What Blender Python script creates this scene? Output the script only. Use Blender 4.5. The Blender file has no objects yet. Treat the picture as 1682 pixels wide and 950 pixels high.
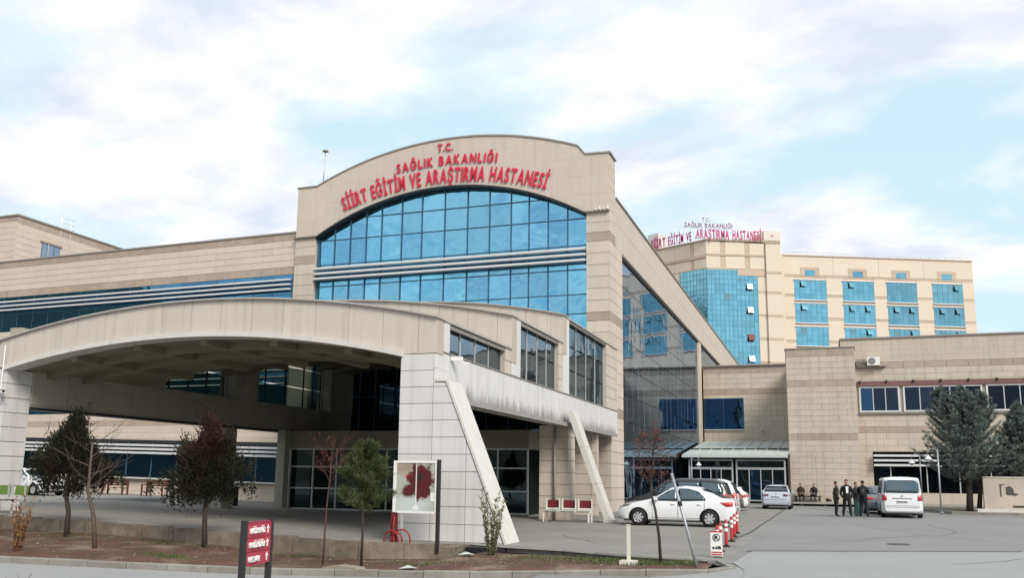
import bpy, bmesh, math, random
import numpy as np
from mathutils import Vector, Matrix, noise
from mathutils.bvhtree import BVHTree
random.seed(7); np.random.seed(7)
sc = bpy.context.scene
COL = sc.collection
R = math.radians

# ------------------------------------------------------------------ camera
cd = bpy.data.cameras.new('camera'); cam = bpy.data.objects.new('camera', cd); COL.objects.link(cam)
cd.sensor_width = 36; cd.lens = 1443.09/1682*36; cd.shift_y = 65/1682; cd.clip_end = 6000; cd.clip_start = .1
rt, up, fw = Vector((0.943685, 0.330633, 0.011879)), Vector((0.04435, -0.162001, 0.985793)), Vector((-0.327861, 0.929751, 0.167542))
m = Matrix((rt, up, -fw)).transposed().to_4x4(); m.translation = (0, 0, 1.73)
cam.matrix_world = m
sc.camera = cam

# ------------------------------------------------------------------ world, sun, exposure
SUN_EL, SUN_AZ = 38, 48        # azimuth measured from -y (towards the camera side) to +x
w = bpy.data.worlds.new("World"); sc.world = w; w.use_nodes = True
nt = w.node_tree; nt.nodes.clear()
def nn(t, **k):
    n = nt.nodes.new(t)
    for a, b in k.items(): setattr(n, a, b)
    return n
out = nn('ShaderNodeOutputWorld'); bg = nn('ShaderNodeBackground'); bg2 = nn('ShaderNodeBackground'); mixs = nn('ShaderNodeMixShader')
sky = nn('ShaderNodeTexSky', sky_type='NISHITA'); sky.sun_disc = False
sky.sun_elevation = R(SUN_EL); sky.sun_rotation = R(180-SUN_AZ)
sky.air_density = 1.0; sky.dust_density = 1.5; sky.ozone_density = 1.5
bg.inputs['Strength'].default_value = .15
tc = nn('ShaderNodeTexCoord'); sep = nn('ShaderNodeSeparateXYZ')
nt.links.new(tc.outputs['Generated'], sep.inputs[0])
def mth(op, a, b=None, clamp=False):
    n = nn('ShaderNodeMath', operation=op, use_clamp=clamp)
    for i, v in enumerate((a, b)):
        if v is None: continue
        if isinstance(v, (int, float)): n.inputs[i].default_value = v
        else: nt.links.new(v, n.inputs[i])
    return n.outputs[0]
zc = mth('ADD', mth('MAXIMUM', sep.outputs[2], 0.0), .22)
cb = nn('ShaderNodeCombineXYZ')
nt.links.new(mth('DIVIDE', sep.outputs[0], zc), cb.inputs[0]); nt.links.new(mth('DIVIDE', sep.outputs[1], zc), cb.inputs[1])
mp = nn('ShaderNodeMapping'); mp.inputs['Rotation'].default_value = (0, 0, R(20)); mp.inputs['Scale'].default_value = (1.0, 1.3, 1); mp.inputs['Location'].default_value = (3.1, 1.7, 0)
nt.links.new(cb.outputs[0], mp.inputs[0])
n1 = nn('ShaderNodeTexNoise'); n1.inputs['Scale'].default_value = 1.7; n1.inputs['Detail'].default_value = 7; n1.inputs['Roughness'].default_value = .52; n1.inputs['Distortion'].default_value = .25
nt.links.new(mp.outputs[0], n1.inputs['Vector'])
n2 = nn('ShaderNodeTexNoise'); n2.inputs['Scale'].default_value = 3.1; n2.inputs['Detail'].default_value = 6; n2.inputs['Roughness'].default_value = .55; n2.inputs['Distortion'].default_value = .3
mp2 = nn('ShaderNodeMapping'); mp2.inputs['Location'].default_value = (9.2, 4.4, 0); nt.links.new(mp.outputs[0], mp2.inputs[0]); nt.links.new(mp2.outputs[0], n2.inputs['Vector'])
r1 = nn('ShaderNodeValToRGB'); e = r1.color_ramp.elements; e[0].position = .40; e[0].color = (.0, .0, .0, 1); e[1].position = .54; e[1].color = (1, 1, 1, 1)
nt.links.new(n1.outputs['Fac'], r1.inputs[0])
r2 = nn('ShaderNodeValToRGB'); e = r2.color_ramp.elements; e[0].position = .36; e[0].color = (.67, .72, .84, 1); e[1].position = .60; e[1].color = (1.0, .975, .965, 1)
nt.links.new(n2.outputs['Fac'], r2.inputs[0])
gapm = nn('ShaderNodeMix', data_type='RGBA'); gapm.inputs[6].default_value = (.64, .85, .95, 1); nt.links.new(r1.outputs[0], gapm.inputs[0]); nt.links.new(r2.outputs[0], gapm.inputs[7])
nt.links.new(sky.outputs[0], bg.inputs[0]); nt.links.new(gapm.outputs[2], bg2.inputs[0]); bg2.inputs[1].default_value = 1.03
mr_ = nn('ShaderNodeMapRange'); mr_.inputs[3].default_value = .78; mr_.inputs[4].default_value = .97; nt.links.new(r1.outputs[0], mr_.inputs[0]); nt.links.new(mr_.outputs[0], mixs.inputs[0]); nt.links.new(bg.outputs[0], mixs.inputs[1]); nt.links.new(bg2.outputs[0], mixs.inputs[2])
nt.links.new(mixs.outputs[0], out.inputs[0])
sl = bpy.data.lights.new('sun', 'SUN'); sl.energy = 2.9; sl.angle = R(24); sl.color = (1, .93, .84)
so = bpy.data.objects.new('sun', sl); COL.objects.link(so)
dvec = Vector((math.sin(R(SUN_AZ))*math.cos(R(SUN_EL)), -math.cos(R(SUN_AZ))*math.cos(R(SUN_EL)), math.sin(R(SUN_EL))))
so.rotation_euler = dvec.to_track_quat('Z', 'Y').to_euler(); so.location = (60, -60, 60)
sc.view_settings.view_transform = 'Standard'; sc.view_settings.look = 'None'; sc.view_settings.exposure = 0.18; sc.view_settings.gamma = 1
sc.cycles.max_bounces = 8; sc.cycles.transparent_max_bounces = 12

# ------------------------------------------------------------------ materials
MATS = {}
def mat(name, col, rough=.7, metal=0, var=.0, nscale=3, namt=.0, col2=None, streak=0, speck=0, bump=0, bscale=40, spec=.4, objvar=0, emit=None, patch=None, coat=0):
    """base colour x noise, per-object tone, vertical dirt streaks, fine relief"""
    if name in MATS: return MATS[name]
    m = bpy.data.materials.new(name); m.use_nodes = True; MATS[name] = m
    t = m.node_tree; p = t.nodes['Principled BSDF']; L = t.links.new
    p.inputs['Roughness'].default_value = rough; p.inputs['Metallic'].default_value = metal
    p.inputs['Specular IOR Level'].default_value = spec
    if coat: p.inputs['Coat Weight'].default_value = coat; p.inputs['Coat Roughness'].default_value = .05
    geo = t.nodes.new('ShaderNodeNewGeometry')
    cur = t.nodes.new('ShaderNodeRGB'); cur.outputs[0].default_value = (*col, 1); o = cur.outputs[0]
    def mix(a, b, fac, mode='MIX'):
        n = t.nodes.new('ShaderNodeMix'); n.data_type = 'RGBA'; n.blend_type = mode
        if isinstance(fac, (int, float)): n.inputs[0].default_value = fac
        else: L(fac, n.inputs[0])
        for i, v in ((6, a), (7, b)):
            if isinstance(v, tuple): n.inputs[i].default_value = (*v, 1)
            else: L(v, n.inputs[i])
        return n.outputs[2]
    def ns(scale, detail=5, vec=None, rough=.6, lo=.3, hi=.7, a=0., b=1.):
        n = t.nodes.new('ShaderNodeTexNoise'); n.inputs['Scale'].default_value = scale; n.inputs['Detail'].default_value = detail; n.inputs['Roughness'].default_value = rough
        L(vec or geo.outputs['Position'], n.inputs['Vector'])
        r = t.nodes.new('ShaderNodeMapRange'); r.inputs[1].default_value = lo; r.inputs[2].default_value = hi; r.inputs[3].default_value = a; r.inputs[4].default_value = b
        L(n.outputs['Fac'], r.inputs[0]); return r.outputs[0]
    if namt:
        c2 = col2 or tuple(c*.6 for c in col)
        o = mix(o, c2, ns(nscale, a=0, b=namt))
    if patch:                                   # soft-edged worn patches of another colour
        o = mix(o, patch[0], ns(patch[1], 6, lo=patch[2], hi=patch[3]))
    if speck: o = mix(o, tuple(c*.5 for c in col), ns(26, 8, rough=.8, lo=.42, hi=.66, a=0, b=speck))
    if streak:
        mpn = t.nodes.new('ShaderNodeMapping'); mpn.inputs['Scale'].default_value = (2.6, 2.6, .16); L(geo.outputs['Position'], mpn.inputs[0])
        o = mix(o, tuple(c*.42 for c in col), ns(1.6, 6, mpn.outputs[0], lo=.5, hi=.78, a=0, b=streak))
    if objvar:
        oi = t.nodes.new('ShaderNodeObjectInfo'); mr = t.nodes.new('ShaderNodeMapRange'); mr.inputs[3].default_value = 1-objvar; mr.inputs[4].default_value = 1+objvar
        L(oi.outputs['Random'], mr.inputs[0])
        cc = t.nodes.new('ShaderNodeCombineColor'); [L(mr.outputs[0], cc.inputs[i]) for i in range(3)]
        o = mix(o, cc.outputs[0], 1.0, 'MULTIPLY')
    L(o, p.inputs['Base Color'])
    if bump:
        b = t.nodes.new('ShaderNodeBump'); b.inputs['Strength'].default_value = bump; b.inputs['Distance'].default_value = .02
        L(ns(bscale, 6, lo=0, hi=1), b.inputs['Height']); L(b.outputs[0], p.inputs['Normal'])
    if emit: p.inputs['Emission Color'].default_value = (*emit[:3], 1); p.inputs['Emission Strength'].default_value = emit[3]
    return m
def glassmat(name, tint, rough=.02, wav=.02, ov=.12, base=(.01, .015, .02), facing=.85, cells=0):
    """coated solar glazing: tinted mirror over a dark body, slightly wavy panes"""
    if name in MATS: return MATS[name]
    m = bpy.data.materials.new(name); m.use_nodes = True; MATS[name] = m
    t = m.node_tree; t.nodes.clear(); L = t.links.new
    o = t.nodes.new('ShaderNodeOutputMaterial'); g = t.nodes.new('ShaderNodeBsdfGlossy'); d = t.nodes.new('ShaderNodeBsdfDiffuse'); mx = t.nodes.new('ShaderNodeMixShader')
    oi = t.nodes.new('ShaderNodeObjectInfo'); mr = t.nodes.new('ShaderNodeMapRange'); mr.inputs[3].default_value = 1-ov; mr.inputs[4].default_value = 1+ov; L(oi.outputs['Random'], mr.inputs[0])
    vm = t.nodes.new('ShaderNodeVectorMath'); vm.operation = 'SCALE'; vm.inputs[0].default_value = tint; sc_ = mr.outputs[0]
    if cells:                                   # each pane of a joined curtain wall has its own tone
        tcn = t.nodes.new('ShaderNodeTexCoord'); sn = t.nodes.new('ShaderNodeVectorMath'); sn.operation = 'SNAP'; sn.inputs[1].default_value = (cells, 50, cells*1.0); L(tcn.outputs['Object'], sn.inputs[0])
        wn_ = t.nodes.new('ShaderNodeTexWhiteNoise'); L(sn.outputs[0], wn_.inputs[0]); m2 = t.nodes.new('ShaderNodeMapRange'); m2.inputs[3].default_value = .86; m2.inputs[4].default_value = 1.1; L(wn_.outputs[0], m2.inputs[0])
        mm = t.nodes.new('ShaderNodeMath'); mm.operation = 'MULTIPLY'; L(mr.outputs[0], mm.inputs[0]); L(m2.outputs[0], mm.inputs[1]); sc_ = mm.outputs[0]
    L(sc_, vm.inputs['Scale']); L(vm.outputs[0], g.inputs['Color'])
    g.inputs['Roughness'].default_value = rough; d.inputs['Color'].default_value = (*base, 1)
    geo = t.nodes.new('ShaderNodeNewGeometry'); n = t.nodes.new('ShaderNodeTexNoise'); n.inputs['Scale'].default_value = .55; n.inputs['Detail'].default_value = 2
    L(geo.outputs['Position'], n.inputs['Vector']); b = t.nodes.new('ShaderNodeBump'); b.inputs['Strength'].default_value = 1; b.inputs['Distance'].default_value = wav
    L(n.outputs['Fac'], b.inputs['Height']); L(b.outputs[0], g.inputs['Normal'])
    mx.inputs[0].default_value = facing
    L(d.outputs[0], mx.inputs[1]); L(g.outputs[0], mx.inputs[2]); L(mx.outputs[0], o.inputs[0])
    return m
CREAM = mat('cream_stone', (.58, .50, .42), .75, namt=.4, nscale=.7, col2=(.48, .405, .325), objvar=.035, streak=.12, bump=.2)
CREAM2 = mat('grey_cream_stone', (.55, .485, .41), .75, namt=.5, nscale=.6, col2=(.43, .375, .31), objvar=.04, streak=.3, bump=.2)
CREAM3 = mat('weathered_stone', (.53, .465, .38), .78, namt=.6, nscale=.5, col2=(.43, .375, .30), objvar=.035, streak=.4, bump=.2)
BAND = mat('brown_stone_band', (.40, .325, .26), .75, namt=.6, nscale=1.8, col2=(.28, .22, .17), objvar=.09, streak=.1, bump=.2)
TOWERC = mat('tower_stone', (.66, .565, .455), .8, namt=.3, nscale=.35, col2=(.60, .51, .41), objvar=.025)
TOWERB = mat('tower_belt', (.54, .42, .32), .8, namt=.3, nscale=.5, objvar=.04)
WHITE = mat('white_stone', (.63, .62, .605), .6, namt=.35, nscale=1.1, col2=(.51, .50, .485), objvar=.03, streak=.4, bump=.12)
PCOP = mat('pale_coping', (.42, .40, .37), .6, namt=.5, nscale=2)
FASC = mat('pale_fascia', (.53, .48, .425), .65, namt=.4, nscale=1.0, col2=(.46, .41, .36), objvar=.03, streak=.36, bump=.1)
MORTAR = mat('joint_mortar', (.44, .385, .325), .9)
LOUV = mat('pale_louvre_metal', (.62, .62, .62), .35, spec=.5)
ALU = mat('aluminium_frame', (.50, .50, .49), .4, metal=.3)
DKMET = mat('dark_metal', (.018, .02, .024), .45)
BLUEFR = mat('blue_dark_mullion', (.045, .12, .19), .4)
COPING = mat('grey_coping', (.29, .265, .235), .6, namt=.5)
LIP = mat('light_concrete_lip', (.58, .56, .52), .6, streak=.3)
GBLUE = glassmat('blue_mirror_glass', (.21, .54, .73), ov=.12, wav=.05)
GTOW = glassmat('tower_blue_glass', (.21, .50, .62), ov=.08, wav=.02, rough=.08, cells=.95)
GLOBBY = glassmat('lobby_dark_glass', (.035, .06, .085), ov=.2, wav=.01)
GSIDE = glassmat('grey_mirror_glass', (.37, .45, .55), ov=.06, wav=.012)
GDARK = glassmat('dark_glass', (.05, .075, .085), ov=.2, wav=.01)
GWING = glassmat('wing_blue_glass', (.09, .27, .43), ov=.15, wav=.008)
GNAVY = glassmat('navy_glass', (.03, .075, .14), ov=.2, wav=.02)
GOPEN = glassmat('unlit_glass', (.022, .03, .045), ov=.5, wav=.01)
GCLER = glassmat('clerestory_glass', (.24, .31, .37), ov=.12, wav=.03)
GCLEAR = bpy.data.materials.new('clear_tinted_glass'); GCLEAR.use_nodes = True
_t = GCLEAR.node_tree; _t.nodes.clear(); _o = _t.nodes.new('ShaderNodeOutputMaterial'); _a = _t.nodes.new('ShaderNodeBsdfTransparent'); _g = _t.nodes.new('ShaderNodeBsdfGlossy'); _m = _t.nodes.new('ShaderNodeMixShader')
_a.inputs[0].default_value = (.13, .17, .15, 1); _g.inputs['Roughness'].default_value = .03; _m.inputs[0].default_value = .12
_t.links.new(_a.outputs[0], _m.inputs[1]); _t.links.new(_g.outputs[0], _m.inputs[2]); _t.links.new(_m.outputs[0], _o.inputs[0])
CARGL = glassmat('car_glass', (.16, .20, .22), wav=.0, ov=.0)
RED = mat('red_letters', (.60, .018, .05), .45)
DRED = mat('dark_red_paint', (.13, .010, .014), .5)
ASPH = mat('asphalt', (.275, .27, .262), .88, namt=.8, nscale=.16, col2=(.215, .212, .205), patch=((.17, .167, .16), .33, .60, .85), speck=.45, bump=.6, bscale=90)
CONC = mat('plaza_concrete', (.275, .26, .235), .85, namt=.6, nscale=.45, col2=(.17, .16, .145), patch=((.33, .315, .285), 1.1, .55, .85), speck=.3, bump=.4, bscale=70)
LCONC = mat('light_road_concrete', (.345, .342, .338), .85, namt=.8, nscale=.2, col2=(.28, .28, .276), patch=((.24, .24, .235), .55, .60, .8), speck=.35, bump=.4, bscale=80)
KERB = mat('kerb_stone', (.27, .255, .225), .85, namt=.7, nscale=4, objvar=.12, bump=.6, bscale=30)
SOIL = mat('soil', (.125, .064, .041), .95, namt=.9, nscale=1.6, col2=(.075, .04, .027), patch=((.26, .185, .14), .75, .5, .72), bump=1, bscale=22)
BLOCK = mat('wall_block', (.235, .20, .155), .9, namt=.9, nscale=2.6, col2=(.12, .098, .075), objvar=.08, streak=.5, patch=((.29, .26, .215), 1.7, .52, .75), bump=1, bscale=18)
CARW = mat('white_car_paint', (.72, .73, .74), .25, spec=.5, coat=.6)
CARS = mat('silver_car_paint', (.50, .54, .60), .28, metal=.3, coat=.6)
CARD = mat('dark_car_paint', (.022, .022, .024), .3, coat=.6)
CARG = mat('grey_car_paint', (.16, .19, .21), .3, metal=.3, coat=.6)
CARR = mat('dark_red_car_paint', (.05, .02, .022), .3, coat=.6)
RUBBER = mat('rubber', (.012, .012, .012), .8)
BLKPL = mat('black_plastic', (.02, .02, .021), .6)
RIM = mat('wheel_alloy', (.62, .63, .64), .3, metal=.6)
LRED = mat('tail_light_red', (.5, .012, .02), .15, coat=1)
LAMPG = mat('head_lamp_glass', (.10, .11, .12), .12, coat=1)
PLATE = mat('number_plate', (.72, .73, .74), .5)
WPAINT = mat('white_paint', (.74, .74, .72), .5)
BARK = mat('bark', (.058, .044, .035), .95, namt=.8, nscale=14, bump=1, bscale=60)
SKIN = mat('skin', (.42, .25, .18), .6)

# ------------------------------------------------------------------ object helpers
def link(name, me, m=None, parent=None, loc=(0, 0, 0), rotz=0):
    o = bpy.data.objects.new(name, me); COL.objects.link(o); o.location = loc; o.rotation_euler[2] = rotz
    if m is not None and me is not None and not me.materials: me.materials.append(m)
    if parent is not None:
        o.parent = parent
        if parent.name in WC: o.matrix_parent_inverse = Matrix.Translation(parent.location).inverted()
    return o
WC = set()                                   # things whose parts are given in world coordinates
def wthing(*a, **k):
    o = thing(*a, **k); WC.add(o.name); return o
def thing(name, label, cat, loc=(0, 0, 0), rotz=0, group=None):
    o = bpy.data.objects.new(name, None); COL.objects.link(o); o.location = loc; o.rotation_euler[2] = rotz; o.empty_display_size = .2
    o['label'] = label; o['category'] = cat
    if group: o['group'] = group
    return o
def tag(o, label, cat, group=None):
    o['label'] = label; o['category'] = cat
    if group: o['group'] = group
    return o
def struct(o, kind='structure'): o['kind'] = kind; return o
class MB:
    def __init__(s): s.v = []; s.f = []; s.mi = []; s.m = 0
    def add(s, vs, fs):
        b = len(s.v); s.v += [tuple(v) for v in vs]; s.f += [tuple(b+i for i in f) for f in fs]; s.mi += [s.m]*len(fs); return s
    def box(s, x0, x1, y0, y1, z0, z1, tilt=None):
        vs = [(x, y, z) for x in (x0, x1) for y in (y0, y1) for z in (z0, z1)]
        return s.add(vs, [(0, 1, 3, 2), (4, 6, 7, 5), (0, 4, 5, 1), (2, 3, 7, 6), (0, 2, 6, 4), (1, 5, 7, 3)])
    def prism(s, poly, y0, y1):
        """polygon in (x,z), extruded along y"""
        n = len(poly); a = sum(poly[i][0]*poly[(i+1) % n][1]-poly[(i+1) % n][0]*poly[i][1] for i in range(n))
        if a < 0: poly = poly[::-1]
        if y0 > y1: y0, y1 = y1, y0
        vs = [(x, y0, z) for x, z in poly]+[(x, y1, z) for x, z in poly]
        return s.add(vs, [tuple(range(n)), tuple(range(2*n-1, n-1, -1))]+[((i+1) % n, i, n+i, n+(i+1) % n) for i in range(n)])
    def tube(s, pts, rad, seg=8, cap=True):
        pts = [Vector(p) for p in pts]; rad = rad if hasattr(rad, '__len__') else [rad]*len(pts); b = len(s.v); vs = []
        for i, p in enumerate(pts):
            d = (pts[min(i+1, len(pts)-1)]-pts[max(i-1, 0)]).normalized()
            a = d.cross(Vector((0, 0, 1)) if abs(d.z) < .9 else Vector((1, 0, 0))).normalized(); c = d.cross(a)
            for k in range(seg):
                t = 2*math.pi*k/seg; vs.append(p+a*math.cos(t)*rad[i]+c*math.sin(t)*rad[i])
        fs = [(i*seg+k, i*seg+(k+1) % seg, (i+1)*seg+(k+1) % seg, (i+1)*seg+k) for i in range(len(pts)-1) for k in range(seg)]
        if cap: fs += [tuple(range(seg))[::-1], tuple((len(pts)-1)*seg+k for k in range(seg))]
        return s.add(vs, fs)
    def lathe(s, prof, seg=16, c=(0, 0, 0), axis='z'):
        vs = []
        for r, h in prof:
            for k in range(seg):
                t = 2*math.pi*k/seg; a, b_ = r*math.cos(t), r*math.sin(t)
                vs.append((c[0]+a, c[1]+b_, c[2]+h) if axis == 'z' else (c[0]+a, c[1]+h, c[2]+b_))
        n = len(prof)
        return s.add(vs, [(i*seg+k, i*seg+(k+1) % seg, (i+1)*seg+(k+1) % seg, (i+1)*seg+k) for i in range(n-1) for k in range(seg)])
    def mesh(s, name, mats=None, smooth=False):
        me = bpy.data.meshes.new(name); me.from_pydata(s.v, [], s.f)
        for m_ in (mats or []): me.materials.append(m_)
        if any(s.mi): me.polygons.foreach_set('material_index', s.mi)
        if smooth: me.polygons.foreach_set('use_smooth', [True]*len(s.f))
        me.update(); return me
    def build(s, name, m, parent=None, loc=(0, 0, 0), rotz=0, smooth=False):
        return link(name, s.mesh(name, m if isinstance(m, (list, tuple)) else [m], smooth), None, parent, loc, rotz)
def fixn(me):
    bm = bmesh.new(); bm.from_mesh(me); bmesh.ops.recalc_face_normals(bm, faces=bm.faces); bm.to_mesh(me); bm.free(); me.update()
def box(name, m, parent, x0, x1, y0, y1, z0, z1): return MB().box(x0, x1, y0, y1, z0, z1).build(name, m, parent)
def clip(poly, x0, x1, z0, z1):
    def cut(p, ax, v, keep):
        o = []
        for i in range(len(p)):
            a, b = p[i-1], p[i]; ia, ib = keep(a[ax]), keep(b[ax])
            if ia != ib:
                t = (v-a[ax])/(b[ax]-a[ax]); q = (a[0]+(b[0]-a[0])*t, a[1]+(b[1]-a[1])*t); o.append(q)
            if ib: o.append(b)
        return o
    for ax, v, k in ((0, x0, lambda c: c >= x0), (0, x1, lambda c: c <= x1), (1, z0, lambda c: c >= z0), (1, z1, lambda c: c <= z1)):
        poly = cut(poly, ax, v, k)
        if len(poly) < 3: return []
    o = []
    for q in poly:
        if not o or math.dist(q, o[-1]) > 1e-4: o.append(q)
    if len(o) > 2 and math.dist(o[0], o[-1]) < 1e-4: o.pop()
    if len(o) < 3: return []
    a = abs(sum(o[i][0]*o[(i+1) % len(o)][1]-o[(i+1) % len(o)][0]*o[i][1] for i in range(len(o)))/2)
    return o if a > .01 else []
def sub(rects, h):
    o = []
    for (a, b, c, d) in rects:
        x0, x1, z0, z1 = h
        if x0 >= b or x1 <= a or z0 >= d or z1 <= c: o.append((a, b, c, d)); continue
        if c < z0: o.append((a, b, c, z0))
        if d > z1: o.append((a, b, z1, d))
        c2, d2 = max(c, z0), min(d, z1)
        if a < x0: o.append((a, x0, c2, d2))
        if b > x1: o.append((x1, b, c2, d2))
    return [r for r in o if r[1]-r[0] > .06 and r[3]-r[2] > .05]
PCACHE = {}
def slab(wd, ht, t, m):
    """cheap cladding slab, outer face at y=0, lower-left corner at origin, small arris"""
    k = (round(wd, 2), round(ht, 2), round(t, 3), m.name)
    if k not in PCACHE:
        c = .005; M = MB()
        M.add([(0, t, 0), (wd, t, 0), (wd, t, ht), (0, t, ht), (c, 0, c), (wd-c, 0, c), (wd-c, 0, ht-c), (c, 0, ht-c)],
              [(4, 5, 6, 7), (0, 1, 5, 4), (1, 2, 6, 5), (2, 3, 7, 6), (3, 0, 4, 7)])
        PCACHE[k] = M.mesh('slab', [m])
    return PCACHE[k]
COUNT = {}
def panel(name, m, parent, poly_or_rect, y, t=.04, gap=.007, budget=None, face='y', at=0):
    """one cladding piece; face 'y' = wall facing -y at y, 'x' = wall facing +x at x (u runs along +y)"""
    jit = random.uniform(0, .006)
    if len(poly_or_rect) == 4 and not isinstance(poly_or_rect[0], tuple):
        x0, x1, z0, z1 = poly_or_rect; wd, ht = x1-x0-2*gap, z1-z0-2*gap
        if wd < .03 or ht < .03: return
        me = slab(wd, ht, t, m)
        if face == 'y': return link(name, me, None, parent, (x0+gap, y-t-jit, z0+gap))
        return link(name, me, None, parent, (y+t+jit, x0+gap, z0+gap), math.pi/2)
    poly = poly_or_rect; cx = sum(p[0] for p in poly)/len(poly); cz = sum(p[1] for p in poly)/len(poly)
    poly = [(p[0]-cx, p[1]-cz) for p in poly]
    o = MB().prism(poly, 0, t).build(name, m, parent)
    if face == 'y': o.location = (cx, y-t-jit, cz)
    else: o.rotation_euler[2] = math.pi/2; o.location = (y+t+jit, cx, cz)
    return o
def clad(parent, x0, x1, z0, z1, y, cw, ch, m, bands=(), holes=(), face='y', bond=.5, poly=None, name='stone_panel', limit=290, gap=.007, t=.04, bandmat=None):
    """stone courses laid in running bond; bands = [(za,zb)] in the brown stone; past `limit` pieces go joined"""
    bandmat = bandmat or BAND
    zs = [z0]; z = z0
    edges = sorted({z0, z1, *[e_ for b in bands for e_ in b if z0 < e_ < z1]})
    rows = []
    for a, b in zip(edges[:-1], edges[1:]):
        isb = any(p <= a+1e-6 and b <= q+1e-6 for p, q in bands); k = max(1, round((b-a)/ch)) if not isb else 1
        rows += [(a+(b-a)*i/k, a+(b-a)*(i+1)/k, isb) for i in range(k)]
    rest = MB(); rb = MB(); n = COUNT.get(parent.name, 0)
    for ri, (a, b, isb) in enumerate(rows):
        off = (bond*(ri % 2))*cw; xs = [x0]; x = x0-off+cw
        while x < x1-.12*cw:
            if x > x0+.12*cw: xs.append(x)
            x += cw
        xs.append(x1)
        for p, q in zip(xs[:-1], xs[1:]):
            rs = [(p, q, a, b)]
            for h in holes: rs = sub(rs, h)
            for r in rs:
                mm = bandmat if isb else m
                if poly is not None:
                    c = clip(poly, r[0]+gap, r[1]-gap, r[2]+gap, r[3]-gap)
                    if not c: continue
                    shp = c
                else: shp = r
                if n < limit: panel(name, mm, parent, shp, y, t, gap, face=face); n += 1
                else:
                    M = rb if isb else rest
                    if poly is not None:
                        if face == 'y': M.prism(shp, y-t, y)
                        else:
                            tmp = MB().prism(shp, 0, t); M.add([(y+t-v[1], v[0], v[2]) for v in tmp.v], tmp.f)
                    elif face == 'y': M.box(r[0]+gap, r[1]-gap, y-t, y, r[2]+gap, r[3]-gap)
                    else: M.box(y, y+t, r[0]+gap, r[1]-gap, r[2]+gap, r[3]-gap)
    COUNT[parent.name] = n
    if rest.v: struct(rest.build('stone_panel', m, parent), 'stuff')
    if rb.v: struct(rb.build('band_panel', bandmat, parent), 'stuff')
def circ(cx, ztop, half, sag):
    Rr = (half*half+sag*sag)/(2*sag)
    return lambda x: ztop-Rr+math.sqrt(max(0, Rr*Rr-(x-cx)**2))
def tube(name, m, parent, pts, r, seg=8, smooth=True): return MB().tube(pts, r, seg).build(name, m, parent, smooth=smooth)

# ------------------------------------------------------------------ ground
def g(x, y): return min(.45, max(0, .03*(-x-10)-.022*max(0, y-22)))
KX = [(-60, 11, .0), (-30, 14.6, -.12), (-22, 15.7, -.2), (-17, 16.2, -.25), (-12, 16.9, -.3), (-7, 17.4, -.2), (-3.4, 17.75, -.03), (-2.2, 17.9, .0), (-1.75, 18.6, .03), (-2.1, 19.6, .05)]
def interp(t, x, k):
    if x <= t[0][0]: return t[0][k]
    for a, b in zip(t[:-1], t[1:]):
        if x <= b[0]: return a[k]+(b[k]-a[k])*(x-a[0])/(b[0]-a[0])
    return t[-1][k]
ky = lambda x: interp(KX[:8], x, 1)
kz = lambda x: interp(KX[:8], x, 2)
RETY = [(-60, 26), (-30, 21.5), (-24, 20.6), (-20.4, 20.9), (-16.7, 20.8), (-14, 20.8), (-11.8, 20.6), (-9.9, 21.3), (-8.7, 21.65)]
ry = lambda x: interp(RETY, x, 1)
EDGE = [(-8.7, 21.65), (-7.6, 21.2), (-6.0, 20.85), (-4.3, 20.1), (-2.6, 19.75), (-2.1, 19.6)]
ey = lambda x: interp(EDGE, x, 1) if x > -8.7 else ry(x)
def sheet(name, xs, ys, zf, m, mask=None, yf=None):
    """grid sheet; yf(x, t) maps t in 0..1 to y"""
    v = []; f = []; nx, ny = len(xs), len(ys)
    for x in xs:
        for t in ys:
            y = yf(x, t) if yf else t; v.append((x, y, zf(x, y)))
    for i in range(nx-1):
        for j in range(ny-1):
            f.append((i*ny+j, (i+1)*ny+j, (i+1)*ny+j+1, i*ny+j+1))
    me = bpy.data.meshes.new(name); me.from_pydata(v, [], f); me.materials.append(m); me.polygons.foreach_set('use_smooth', [True]*len(f)); me.update()
    return struct(link(name, me))
lin = lambda a, b, n: [a+(b-a)*i/(n-1) for i in range(n)]
FARG = mat('far_ground', (.17, .155, .12), .95, namt=.7, nscale=.02)
gm = MB().add([(-3000, -3000, -1.0), (3000, -3000, -1.0), (3000, 3000, -1.0), (-3000, 3000, -1.0)], [(0, 1, 2, 3)]).build('ground', FARG); struct(gm)
# plaza in front of the building (rises gently to the left)
xs = sorted(set(lin(-75, -8.7, 60)+[e_[0] for e_ in EDGE]+lin(-8.7, -2.4, 12)))
sheet('plaza_pavement', xs, lin(0, 1, 34), lambda x, y: g(x, y)+.0, CONC, yf=lambda x, t: ey(x)+(95-ey(x))*t**1.6)
# car park and road: asphalt sheet with the older light concrete apron in front
sheet('asphalt_road', lin(-2.4, 70, 30), lin(19.6, 130, 30), lambda x, y: -.004, ASPH)
rz = lambda x: min(0, kz(x)-.14) if x < -3.4 else min(0, -.17+(x+3.4)*.1)
def rzz(x, y): return rz(x)-.006
sheet('front_road', lin(-75, 70, 90), lin(0, 1, 14), rzz, LCONC, yf=lambda x, t: -40+((ky(x) if x < -2.2 else 19.62)+40)*t)
MB().add([(-1.9, 19.65, 0.004), (-1.55, 18.2, .004), (-1.3, 14, .004), (70, 14, .004), (70, 50, .004), (4.7, 26.3, .004), (-1.75, 23.1, .004)], [(0, 1, 2, 3, 4, 5, 6)]).build('concrete_road', LCONC)['kind'] = 'structure'
MB().add([(-2.72, 26.5, .008), (-2.47, 31, .008), (-2.42, 56, .008), (-2.33, 56, .008), (-2.38, 31, .008), (-2.6, 26.5, .008)], [(0, 5, 4, 1), (1, 4, 3, 2)]).build('road_seam', mat('tar_seam', (.09, .09, .09), .9, namt=.5))['kind'] = 'structure'
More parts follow.
